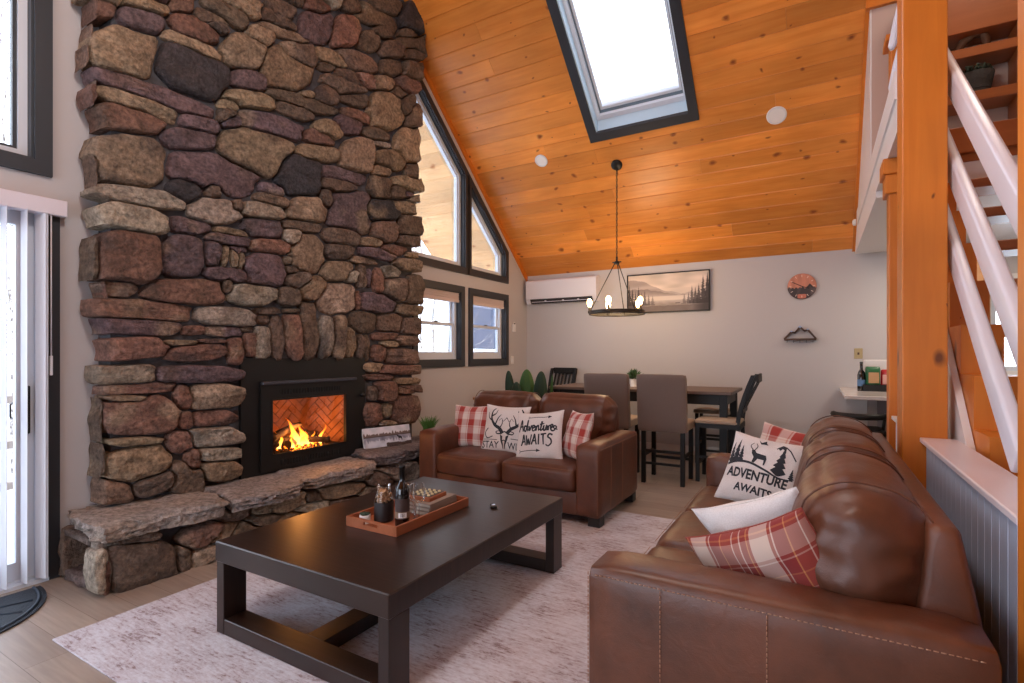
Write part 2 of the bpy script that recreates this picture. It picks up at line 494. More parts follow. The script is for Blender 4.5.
# porch overhang outside the gable, pine underside
struct(to_obj(boards(3.2, 7.7, lambda y: [(-5.65, WX-.16)], zoff=-.0), 'overhang', M_sof))
ofs = slope_slab('overhang_deck', M_roof, -5.65, WX-.16, 3.2, 7.7, .03, .08); struct(ofs)
# wood trims
b = MB(); b.prism([(BY, Z0-.005), (BY, Z0-.095), (RY, ZR-.095), (RY, ZR-.005)], 'x', WX, WX+.022); struct(b.build('trim_1', M_beam))
b = MB(); b.prism([(BY, Z0-.004), (BY, Z0-.03), (5.38, ceil_z(5.38)-.03), (5.38, ceil_z(5.38)-.004)], 'x', EDGE-.03, EDGE+.03); struct(b.build('trim_2', M_beam))
struct(box('trim_3', M_beam, None, EDGE-.03, RX, 5.34, 5.40, ceil_z(5.4)-.07, ceil_z(5.4)))

# skylight
def slope_frame(b, x0, x1, y0, y1, w_, off0, off1):
    """ring on the slope; y measured horizontally"""
    def P(x, y, o): return (x, y-o*SL/1.312*0, ceil_z(y)+o)
    ws = w_/1.312
    outer = [(x0, y0), (x1, y0), (x1, y1), (x0, y1)]
    inner = [(x0+w_, y0+ws), (x1-w_, y0+ws), (x1-w_, y1-ws), (x0+w_, y1-ws)]
    V = {}
    for nm, lp in (('o', outer), ('i', inner)):
        for k, o in enumerate((off0, off1)):
            V[nm, k] = [b.bm.verts.new(P(x, y, o)) for x, y in lp]
    for i in range(4):
        j = (i+1) % 4
        for q in ((V['o', 0][i], V['o', 0][j], V['i', 0][j], V['i', 0][i]), (V['o', 1][i], V['o', 1][j], V['i', 1][j], V['i', 1][i]),
                  (V['o', 0][i], V['o', 0][j], V['o', 1][j], V['o', 1][i]), (V['i', 0][i], V['i', 0][j], V['i', 1][j], V['i', 1][i])):
            f = b.bm.faces.new(q); f.material_index = b.mi
    bmesh.ops.recalc_face_normals(b.bm, faces=b.bm.faces)
sky_t = thing('skylight_window', None, None); sky_t['kind'] = 'structure'; sky_t.name = 'window_1'
b = MB(); slope_frame(b, SK[0]-.11, SK[1]+.09, SK[2]-.07, SK[3]+.07, .10, -.03, .0); b.build('casing', M_dark, sky_t)
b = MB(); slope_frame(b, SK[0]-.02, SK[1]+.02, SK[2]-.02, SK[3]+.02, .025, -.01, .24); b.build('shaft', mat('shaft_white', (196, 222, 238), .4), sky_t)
b = MB(); slope_frame(b, SK[0]-.0, SK[1]+.0, SK[2]-.0, SK[3]+.0, .05, .13, .17); b.build('sash', M_trimw, sky_t)
b = MB(); slope_frame(b, SK[0]+.03, SK[1]-.03, SK[2]+.02, SK[3]-.02, .03, .16, .19); b.build('gasket', mat('gasket_grey', (96, 112, 124), .6), sky_t)
b = MB(); slope_frame(b, SK[0]-.02, SK[1]+.02, SK[2]-.02, SK[3]+.02, .11, .19, .23); b.build('outer_frame', M_trimw, sky_t)
b = MB(); b.quad(*[(x, y, ceil_z(y)+.2) for x, y in ((SK[0], SK[2]), (SK[1], SK[2]), (SK[1], SK[3]), (SK[0], SK[3]))]); b.build('pane', M_glass, sky_t)

# windows on the left wall
def ring(b, outer, inner, x0, x1): b.prism(outer, 'x', x0, x1, [inner])
def off_poly(p, d):
    """inset (d>0) of a convex polygon"""
    n = len(p); cx = sum(q[0] for q in p)/n; cy = sum(q[1] for q in p)/n; out = []
    lines = []
    for i in range(n):
        a, c = Vector(p[i]), Vector(p[(i+1) % n]); t = (c-a).normalized(); nn = Vector((-t.y, t.x))
        if nn.dot(Vector((cx, cy))-a) < 0: nn = -nn
        lines.append((a+nn*d, t))
    for i in range(n):
        (a, t), (c, s_) = lines[i-1], lines[i]
        den = t.x*s_.y-t.y*s_.x
        k = ((c.x-a.x)*s_.y-(c.y-a.y)*s_.x)/den
        q = a+t*k; out.append((q.x, q.y))
    return out
def window(n, poly, style='fixed', shade=False, casing=.085):
    t = thing('window_%d' % n, None, None); t['kind'] = 'structure'
    b = MB()
    if casing: ring(b, off_poly(poly, -casing), off_poly(poly, .0), WX-.002, WX+.025); b.build('casing', M_dark, t)
    b = MB(); ring(b, off_poly(poly, -.002), off_poly(poly, .012), WX-.16, WX+.005); b.build('jamb', M_dark, t)
    b = MB(); ring(b, off_poly(poly, .012), off_poly(poly, .055), WX-.13, WX-.05); b.build('frame', M_trimw, t)
    inn = off_poly(poly, .055)
    if style == 'hung':
        y0, y1 = poly[0][0]+.055, poly[1][0]-.055; z0, z1 = poly[0][1]+.055, poly[2][1]-.055; zm = (z0+z1)/2+.02
        b = MB(); ring(b, rect(y0, y1, zm-.02, z1), rect(y0+.035, y1-.035, zm+.012, z1-.03), WX-.12, WX-.095); b.build('upper_sash', M_trimw, t)
        b = MB(); ring(b, rect(y0, y1, z0, zm+.02), rect(y0+.035, y1-.035, z0+.05, zm-.012), WX-.09, WX-.065)
        s_ = b.build('lower_sash', M_trimw, t)
        b = MB(); b.box(WX-.065, WX-.045, (y0+y1)/2-.03, (y0+y1)/2+.03, zm+.018, zm+.035, bev=.004); b.build('latch', M_graymetal, s_)
        box('pane', M_glass, t, WX-.110, WX-.107, y0+.03, y1-.03, zm, z1-.02)
        box('pane', M_glass, t, WX-.079, WX-.076, y0+.03, y1-.03, z0+.04, zm)
    else:
        b = MB(); ring(b, inn, off_poly(poly, .075), WX-.11, WX-.07); b.build('sash', M_dark if n == 2 else M_trimw, t)
        b = MB(); b.prism(inn, 'x', WX-.092, WX-.089); b.build('pane', M_glass, t)
    if shade:
        b = MB(); y0, y1 = poly[0][0], poly[1][0]; z1 = poly[2][1]
        for k in range(6):
            b.box(WX-.045, WX-.005+.004*(k % 2), y0+.015, y1-.015, z1-.10+k*.016, z1-.10+(k+1)*.016-.002, bev=.003)
        b.box(WX-.05, WX+.002, y0+.013, y1-.013, z1-.135, z1-.10, bev=.004)
        b.build('folded_shade', mat('shade_fabric_%d' % n, (214, 196, 190), .8), t)
    return t
window(2, rect(*UPW))
window(3, rect(*WA), 'hung', True)
window(4, rect(*WB), 'hung', True)
window(5, t_in); window(6, t_in2)
# kitchen window on the back wall
t = thing('window_7', None, None); t['kind'] = 'structure'
b = MB(); b.prism(rect(KW[0]-.08, KW[1]+.08, KW[2]-.08, KW[3]+.08), 'y', BY-.02, BY, [rect(*KW)]); b.build('casing', M_white, t)
b = MB(); b.prism(rect(*KW), 'y', BY+.04, BY+.10, [rect(KW[0]+.05, KW[1]-.05, KW[2]+.05, KW[3]-.05)]); b.box(KW[0], KW[1], BY+.04, BY+.09, 1.66, 1.70); b.build('sash', M_trimw, t)
box('pane', M_glass, t, KW[0]+.03, KW[1]-.03, BY+.068, BY+.072, KW[2]+.03, KW[3]-.03)

# sliding glass door
t = thing('door_1', None, None); t['kind'] = 'structure'
b = MB(); b.box(WX, WX+.025, 1.335, 1.39, 0, 2.24); b.box(WX-.16, WX+.02, 1.325, 1.337, 0, 2.30); b.build('casing', M_dark, t)
b = MB(); b.prism(rect(DOOR[0], 1.325, 0.0, 2.30), 'x', WX-.15, WX-.02, [rect(DOOR[0]+.04, 1.285, .035, 2.24)]); b.build('door_frame', M_trimw, t)
b = MB(); b.prism(rect(.18, 1.285, .035, 2.24), 'x', WX-.075, WX-.035, [rect(.27, 1.20, .14, 2.15)]); pn = b.build('sliding_panel', M_trimw, t)
box('pane', M_glass, pn, WX-.058, WX-.053, .26, 1.21, .13, 2.16)
b = MB(); b.prism(rect(-.91, .27, .035, 2.24), 'x', WX-.135, WX-.095, [rect(-.82, .19, .14, 2.15)]); pn2 = b.build('fixed_panel', M_trimw, t)
box('pane', M_glass, pn2, WX-.118, WX-.113, -.83, .2, .13, 2.16)
b = MB(); b.box(WX-.035, WX-.012, 1.232, 1.262, .90, 1.19, bev=.008, seg=2); b.box(WX-.04, WX-.012, 1.222, 1.25, .89, .93, bev=.004)
b.build('door_handle', M_blackmetal, pn)
b = MB(); b.tube([(WX-.04, 1.185, 1.0), (WX-.0, 1.165, 1.01), (WX-.0, 1.165, 1.08), (WX-.04, 1.185, 1.09)], .005); b.build('pull_loop', M_blackmetal, pn)
b = MB(); b.box(WX-.16, WX+.03, DOOR[0], 1.335, -.001, .02); b.build('threshold', M_trimw, t)
# blinds
bl = thing('vertical_blind', 'white vertical slat blind drawn aside under a white valance over the glass door', 'blind', (WX, 1.2, 2.2))
def rel(o, t): o.matrix_parent_inverse = Matrix.Translation(-Vector(t.location)); return o
rel(box('valance', mat('valance_white', (222, 216, 226), .5), bl, WX+.0, WX+.075, -.95, 1.412, 2.225, 2.322, bev=.004), bl)
M_slat = mat('blind_slat', (222, 224, 232), .6)
for k, (y, a) in enumerate([(1.125, .12), (1.215, .12), (1.292, .42), (1.300, .46), (1.0, .2), (.9, .15), (.8, .2), (.6, .1)]):
    b = MB(); Mx = Matrix.Translation((WX+.042, y, 0)) @ Matrix.Rotation(a, 4, 'Z')
    b.box(-.036, .036, -.0012, .0012, .03, 2.238, M=Mx); rel(b.build('slat', M_slat, bl), bl)
b = MB(); b.tube([(WX+.06, 1.335, 2.24), (WX+.06, 1.335, 1.36)], .004, 6); b.box(WX+.053, WX+.067, 1.328, 1.342, 1.25, 1.37, bev=.003); rel(b.build('wand', M_slat, bl), bl)

# loft: enclosed wall, fascia, knee wall, soffit
w = MB(); w.prism([(5.38, 2.90), (7.1, 2.90), (5.38, ceil_z(5.38)-.01)], 'x', EDGE, EDGE+.012); struct(w.build('wall_loft_side', M_white))
M_loft = mat('loft_wall_paint', (196, 172, 160), .8)
struct(box('wall_loft', M_loft, None, EDGE+.013, RX, 5.38, 5.48, 2.9, 4.42))
def loft_floor():
    b = MB()
    b.prism([(5.5, 2.57), (BY, 2.57), (BY, 2.63), (7.05, 2.96), (5.5, 2.96)], 'x', EDGE, RX)
    b.box(EDGE, RX, 4.85, 5.5, 2.57, 2.96)
    b.box(1.75, RX, -1, 4.85, 2.57, 2.96)
    return b.build('floor_loft', M_white)
struct(loft_floor())
fa = thing('trim_4', None, None); fa['kind'] = 'structure'
box('fascia_board', M_white, fa, EDGE, EDGE+.10, 3.62, 4.85, 2.62, 2.96)
box('fascia_cap', M_white, fa, EDGE-.012, EDGE, 3.62, 6.95, 2.81, 2.965)

# half wall beside the stairs
hw = thing('wall_half', None, None); hw['kind'] = 'structure'
HX0, HX1 = .478, .585
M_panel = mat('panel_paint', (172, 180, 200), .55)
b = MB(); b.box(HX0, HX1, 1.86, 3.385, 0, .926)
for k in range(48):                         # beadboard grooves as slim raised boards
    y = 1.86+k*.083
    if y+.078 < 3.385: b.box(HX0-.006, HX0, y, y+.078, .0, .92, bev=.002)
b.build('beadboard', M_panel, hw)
box('cap', mat('cap_paint', (222, 210, 214), .3), hw, HX0-.027, HX1+.02, 1.857, 3.392, .926, .951, bev=.004)
hw2 = thing('wall_half', None, None); hw2['kind'] = 'structure'
box('beadboard', M_white, hw2, .42, .47, 3.65, 4.05, 0, .97); box('cap', M_white, hw2, .40, .49, 3.65, 4.07, .97, .99)

# posts
def post(name, label, x0, x1, y0, y1, z0, z1, cap=None):
    t = thing(name, label, 'post', ((x0+x1)/2, (y0+y1)/2, z0))
    o = box('shaft', M_post, t, x0, x1, y0, y1, z0, z1, bev=.006, seg=2); rel(o, t)
    if cap:
        for (za, zb, g) in cap:
            rel(box('collar', M_post, t, x0-g, x1+g, y0-g, y1+g, za, zb, bev=.005), t)
    return t
post('timber_post', 'thick honey-coloured knotty pine post at the end of the white half wall', .379, .567, 3.40, 3.60, 0, ceil_z(3.6))
post('timber_post', 'orange pine post cut off by the right edge of the photo', .45, .64, 1.67, 1.855, 0, ceil_z(1.67)-.06)
post('timber_post', 'narrow pine post with stepped wooden collar just left of the thick knotty post', .39, .57, 4.10, 4.24, 0, 2.62, [(2.52, 2.62, .035), (2.40, 2.52, .02)])
nw = post('newel_post', 'short pine newel post with flat cap standing on the loft edge behind the thick post', .41, .55, 4.20, 4.34, 2.96, 3.42, [(3.42, 3.46, .03)])

# staircase
st = thing('staircase', 'steep open pine stair with white sloping guard rails behind the half wall', 'staircase', (1.1, 3.0, 0))
def stp(k): return 3.0+.265*(k-3), 1.02+.255*(k-3)       # nosing y, tread top z   (k = 0..11)
SXa, SXb = .64, 1.62
for k in range(0, 11):
    y, z = stp(k)
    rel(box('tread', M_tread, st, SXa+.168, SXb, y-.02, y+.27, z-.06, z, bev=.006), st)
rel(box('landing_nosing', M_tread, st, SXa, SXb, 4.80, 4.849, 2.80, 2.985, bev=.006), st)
def stringer(x0, x1):
    b = MB(); pts = []
    for k in range(0, 11):
        y, z = stp(k)
        pts += [(y, z-.255 if k else 0), (y, z-.055)] if k else [(y, 0), (y, z-.055)]
    ye, ze = stp(10)
    pts.append((ye+.26, ze-.055)); pts.append((ye+.26, ze-.35)); pts.append((stp(1)[0]+.15, 0))
    # rebuild a clean sawtooth
    P = [(stp(0)[0], 0)]
    for k in range(0, 11):
        y, z = stp(k); P.append((y, z)); P.append((y+.265, z))
    P.append((ye+.265, ze-.40)); P.append((stp(0)[0]+.62, 0.0))
    b.prism(P, 'x', x0, x1); return rel(b.build('stringer', M_post, st), st)
stringer(SXa, SXa+.17); stringer(SXb-.08, SXb-.02)
b = MB()   # white skirt board along the left stringer
P = [(stp(0)[0]+.05, .0), (stp(10)[0], stp(10)[1]-.27), (stp(10)[0], stp(10)[1]-.6), (stp(0)[0]+.6, 0)]
b.prism(P, 'x', SXa-.035, SXa-.004); rel(b.build('skirt_board', M_white, st), st)
M_rail = mat('rail_white', (222, 220, 230), .32)
def rail(yz0, yz1, x=.60):
    (y0, z0), (y1, z1) = yz0, yz1
    d = math.atan2(z1-z0, y1-y0); Ln = math.hypot(z1-z0, y1-y0)
    b = MB(); Mx = Matrix.Translation((x, y0, z0)) @ Matrix.Rotation(d, 4, 'X')
    b.box(-.024, .024, 0, Ln, -.06, .06, bev=.014, seg=3, M=Mx)
    return rel(soften(b.build('guard_rail', M_rail, st)), st)
sl_ = .867
for zz in (2.93, 2.48, 2.05):
    y0 = 1.86; z0 = zz-sl_*(3.665-y0)
    if z0 < .96: y0 = 3.665-(zz-1.0)/sl_; z0 = 1.0
    y1 = 4.19 if zz > 2.5 else 3.9
    rail((y0, z0), (y1, zz+sl_*(y1-3.665)), .61)
for zz in (3.27, 3.01):                        # short loft guard ends beyond the thick post
    b = MB(); b.tube([(.392, 4.0, zz), (.396, 4.0, zz+.02), (.42, 3.95, zz+.15), (.47, 3.8, zz+.36), (.50, 3.60, zz+.55)], [.012, .022, .024, .024, .024], 10); rel(b.build('guard_rail', M_rail, st), st)
rel(box('guard_rail', M_rail, st, .42, .46, 3.6, 4.20, 2.985, 3.05, bev=.008), st)

# loft bookcase with decor
bk = thing('bookcase', 'dark orange pine open bookcase up in the loft behind the stair rails', 'bookcase', (1.1, 5.2, 2.96))
bw = MB(); 
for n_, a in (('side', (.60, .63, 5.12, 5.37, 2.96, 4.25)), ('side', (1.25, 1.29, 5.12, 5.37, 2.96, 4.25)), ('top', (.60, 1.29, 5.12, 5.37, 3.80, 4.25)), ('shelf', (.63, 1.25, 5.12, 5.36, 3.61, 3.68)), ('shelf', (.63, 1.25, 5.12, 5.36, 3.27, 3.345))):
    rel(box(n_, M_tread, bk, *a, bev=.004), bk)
bw.bm.free()
bs = MB(); prof = [(.0, 0), (.085, 0), (.10, .07), (.115, .15), (.105, .15), (.09, .02), (0, .02)]
bs.lathe(prof, n=20); bo = bs.build('woven_basket', mat('dark_wicker', (42, 36, 30), .8, bump=(90, .9)), None)
bo.location = (1.03, 5.22, 3.346); tag(bo, 'dark woven basket of trailing greenery on the loft bookcase', 'basket')
gr = MB()
for k in range(60):
    a = random.uniform(0, 2*PI); r = random.uniform(.02, .11); h = random.uniform(.02, .06)
    gr.tube([(r*.6*math.cos(a), r*.6*math.sin(a), .13), (r*math.cos(a), r*math.sin(a), .15+h), (1.25*r*math.cos(a+.3), 1.25*r*math.sin(a+.3), .15+h*.6)], [.008, .010, .003], 5)
gr.build('greenery', mat('dull_leaf', (58, 66, 48), .8), bo)
b = MB(); b.tube([(-.11, 0, .005), (-.06, 0, .09), (0, 0, .14), (.06, 0, .13), (.08, 0, .07), (.07, 0, .012)], [.02, .03, .032, .032, .028, .026], 12)
b.box(-.13, .10, -.035, .035, 0, .014, bev=.004)
dw = soften(b.build('driftwood_ornament', mat('brown_ornament', (96, 66, 44), .6, bump=(25, .5)), None)); dw.location = (1.02, 5.23, 3.681)
tag(dw, 'curved brown wooden ornament on the upper loft bookcase shelf', 'ornament')

# ------------------------------------------------------------------ stone chimney
SC = {'P': (106, 88, 92), 'R': (126, 94, 82), 'T': (148, 128, 106), 'G': (154, 142, 128), 'D': (106, 90, 78), 'K': (60, 57, 60), 'B': (124, 102, 88), 'L': (166, 146, 128)}
ST = []
def add(ox, oy, s, rows):
    for (x, y, w_, h_, a, c) in rows:
        ST.append((ox+x/s, oy+y/s, w_/s, h_/s, a, c))
add(0, 0, 3.105, [(290,25,130,60,10,'R'),(430,62,150,72,18,'P'),(440,18,170,50,15,'T'),(560,12,80,70,20,'R'),(255,100,40,75,0,'B'),(258,170,34,70,0,'B'),
 (380,160,210,160,10,'T'),(590,215,225,150,25,'K'),(600,88,165,75,22,'R'),(600,150,210,42,25,'T'),(660,65,130,60,20,'D'),
 (455,285,440,56,20,'P'),(265,240,50,66,0,'B'),(425,322,265,56,20,'T'),(275,290,30,70,0,'R'),(395,370,225,84,10,'R'),(615,385,125,50,15,'P'),(575,435,165,68,3,'P'),
 (400,500,240,170,5,'T'),(655,540,310,125,13,'P'),(570,590,110,80,20,'K'),(435,612,290,58,10,'G'),(280,530,40,100,0,'B'),(700,360,60,60,10,'D'),(660,590,60,50,10,'D')])
add(200, 0, 3.105, [(75,45,150,52,30,'D'),(140,22,130,60,25,'T'),(45,78,100,50,20,'D'),(245,30,95,70,25,'D'),(355,18,100,55,30,'R'),(225,62,150,42,30,'D'),(265,108,190,38,27,'T'),
 (360,85,105,120,10,'P'),(445,105,85,100,10,'R'),(540,55,180,62,28,'D'),(470,20,120,50,25,'D'),(575,20,100,60,10,'D'),(655,60,90,110,15,'K'),(665,145,120,60,20,'D'),
 (125,165,132,115,10,'T'),(180,112,90,50,25,'T'),(265,218,155,140,15,'T'),(305,165,125,95,28,'D'),(405,180,135,45,25,'T'),(390,210,55,32,10,'D'),(480,190,135,62,27,'B'),
 (590,160,75,55,10,'D'),(595,208,75,55,15,'D'),(515,130,70,60,10,'D'),(465,240,110,42,25,'D'),(510,250,85,42,25,'R'),(440,275,140,46,25,'D'),(565,262,85,48,15,'T'),(640,262,75,50,25,'R'),(655,220,70,85,5,'D'),(655,175,80,45,20,'D'),
 (145,252,115,62,15,'P'),(150,312,165,52,8,'T'),(310,318,225,48,17,'D'),(390,300,66,75,10,'D'),(325,296,55,28,8,'T'),(285,345,125,42,25,'D'),(215,388,205,72,14,'P'),(85,330,65,44,10,'T'),(90,378,66,44,8,'P'),
 (577,345,115,125,15,'T'),(475,308,90,50,18,'D'),(485,362,100,36,22,'R'),(455,388,85,60,10,'P'),(390,406,88,60,15,'T'),(365,430,95,46,12,'R'),(365,478,135,52,8,'T'),(480,487,105,112,5,'T'),(540,418,80,36,15,'D'),
 (655,452,105,118,5,'T'),(588,498,95,62,8,'T'),(560,532,62,42,12,'T'),(662,535,70,58,5,'D'),(440,545,155,48,12,'P'),(645,572,120,42,12,'T'),(555,580,70,84,5,'D'),(630,330,50,70,20,'D'),(660,365,60,80,0,'D'),
 (170,472,215,150,10,'T'),(300,545,145,125,8,'K'),(420,575,120,42,10,'D'),(610,290,60,40,35,'D'),(560,100,60,40,25,'D'),(640,110,70,40,20,'D')])
add(200, 180, 3.105, [(40,97,170,82,6,'G'),(215,28,95,38,14,'P'),(215,62,120,34,14,'D'),(185,97,140,50,8,'G'),(112,80,36,42,0,'D'),(330,95,125,85,8,'T'),(385,58,40,62,0,'D'),(465,100,142,132,12,'P'),
 (555,95,125,72,8,'K'),(600,38,60,40,10,'D'),(640,85,110,40,8,'T'),(650,145,90,66,5,'D'),(572,158,84,74,0,'B'),(192,150,125,62,6,'P'),(95,162,110,24,10,'T'),(85,187,140,34,8,'P'),(215,207,128,46,6,'R'),
 (312,143,125,36,6,'D'),(435,175,115,58,4,'D'),(280,175,46,60,0,'G'),(328,232,112,122,0,'T'),(530,193,66,30,4,'T'),(600,217,80,34,6,'R'),(650,190,90,40,6,'D'),(420,222,88,52,4,'D'),(545,230,115,36,10,'P'),
 (505,250,88,24,8,'T'),(645,265,95,38,8,'T'),(35,225,52,84,0,'P'),(75,232,18,80,5,'T'),(100,237,18,72,-5,'T'),(123,243,14,76,0,'T'),(195,280,124,112,3,'P'),(268,250,34,30,0,'D'),(80,296,145,44,5,'P'),
 (283,278,50,25,0,'D'),(300,310,74,50,-25,'D'),(420,285,100,62,0,'T'),(462,300,38,42,0,'G'),(490,297,15,74,0,'D'),(506,300,13,66,0,'D'),(523,305,16,56,0,'P'),(550,315,32,82,0,'R'),(590,285,62,42,3,'G'),
 (605,340,84,74,0,'D'),(660,343,66,92,0,'D'),(155,355,152,66,2,'G'),(265,362,62,60,0,'D'),(345,337,86,64,-35,'T'),(420,367,116,96,-5,'L'),(485,378,16,62,0,'R'),(545,384,112,66,5,'P'),(645,404,92,36,3,'T'),
 (205,407,98,24,0,'D'),(277,407,52,16,0,'D'),(190,435,42,30,0,'D'),(331,465,54,170,0,'D'),(235,487,42,136,0,'D'),(282,485,50,140,-8,'R'),(385,488,48,126,0,'G'),(427,485,36,136,5,'D'),(463,502,40,92,4,'T'),
 (490,515,18,72,0,'D'),(515,520,26,82,0,'D'),(505,440,84,72,5,'D'),(585,442,84,62,0,'B'),(652,455,74,58,0,'D'),(570,485,84,26,0,'R'),(585,508,54,22,0,'T'),(640,498,70,34,4,'D'),(145,465,42,17,0,'D'),
 (150,507,32,78,0,'R'),(190,507,52,100,0,'G'),(550,540,46,54,0,'R'),(625,550,112,52,0,'B'),(532,582,60,32,0,'T'),(615,588,150,30,0,'R'),(547,612,92,22,0,'R'),(640,625,84,22,0,'T'),(645,650,80,32,0,'R')])
add(0, 180, 3.105, [(400,120,232,84,11,'G'),(580,143,130,50,8,'P'),(395,237,212,172,5,'R'),(278,245,36,125,0,'D'),(558,238,138,134,0,'P'),(360,340,122,54,3,'B'),(283,340,40,52,0,'R'),(570,347,252,84,0,'R'),
 (430,403,325,68,3,'R'),(695,425,195,58,3,'G'),(405,455,290,50,2,'P'),(598,467,72,30,0,'R'),(692,470,115,36,2,'P'),(385,525,248,68,-2,'R'),(555,505,102,18,0,'T'),(655,500,84,14,0,'R'),(608,537,185,50,-5,'R'),
 (727,528,50,86,0,'R'),(610,602,252,52,0,'P'),(380,605,195,62,-2,'G'),(700,325,36,60,0,'D')])
add(0, 380, 3.105, [(415,27,252,32,-3,'R'),(390,57,122,20,0,'T'),(432,110,240,112,-3,'R'),(300,130,34,130,0,'D'),(562,52,52,74,0,'R'),(660,48,162,74,-4,'L'),(575,125,52,54,0,'R'),(660,120,152,50,-3,'R'),
 (415,190,162,28,-4,'T'),(555,193,82,66,0,'R'),(665,175,152,62,-2,'G'),(430,262,192,108,-8,'T'),(592,250,52,70,0,'R'),(670,230,135,42,-3,'G'),(570,305,110,100,10,'D'),(480,318,150,54,-20,'D'),(675,280,124,62,-2,'T'),
 (348,350,125,74,0,'B'),(300,250,34,100,0,'D')])
add(230, 340, 4.552, [(645,245,44,66,0,'D'),(700,232,94,94,0,'R'),(805,227,120,42,0,'R'),(643,337,92,104,0,'R'),(700,320,54,66,0,'T'),(795,315,146,132,0,'R'),(705,378,86,28,0,'T')])
ST = [s for s in ST if not (238 < s[0] < 364 and 358 < s[1] < 470)]
# upper courses above the frame
v = -14
while v > -330:
    u = 78
    while u < 405:
        w_ = random.uniform(26, 80); h_ = random.uniform(12, 30)
        ST.append((u+w_/2, v+(u-240)*-.0+random.uniform(-4, 4), w_*1.05, h_*1.5, random.uniform(22, 34), random.choice('PRTTDDGK')))
        u += w_*.95
    v -= 22
print('stones', len(ST))

def metric(s, u, v):
    a = math.radians(s[4]); du, dv = u-s[0], v-s[1]
    x = (du*math.cos(a)+dv*math.sin(a))/(s[2]/2); y = (-du*math.sin(a)+dv*math.cos(a))/(s[3]/2)
    return (abs(x)**3.2+abs(y)**3.2)**(1/3.2)

def fill_gaps(stones, inside, u0, u1, v0, v1, step=5, lim=1.2):
    new = []
    v = v0
    while v < v1:
        u = u0+random.uniform(0, step)
        while u < u1:
            if inside(u, v) and min(metric(s, u, v) for s in stones+new if abs(s[0]-u) < 80 and abs(s[1]-v) < 80 or s is stones[0]) > lim+.15:
                new.append((u, v, random.uniform(10, 18), random.uniform(6, 9), 8+max(0, (220-v))/12, random.choice('DDTPG')))
            u += step
        v += step
    return new
def in_face(u, v):
    if not (90 < u < 418): return False
    if 236 < u < 366 and v > 352: return False
    if v > 505-(u-93)*.17: return False
    return v < 400
gaps = fill_gaps(ST, in_face, 92, 418, -5, 500)
ST += gaps
print('gaps', len(gaps))

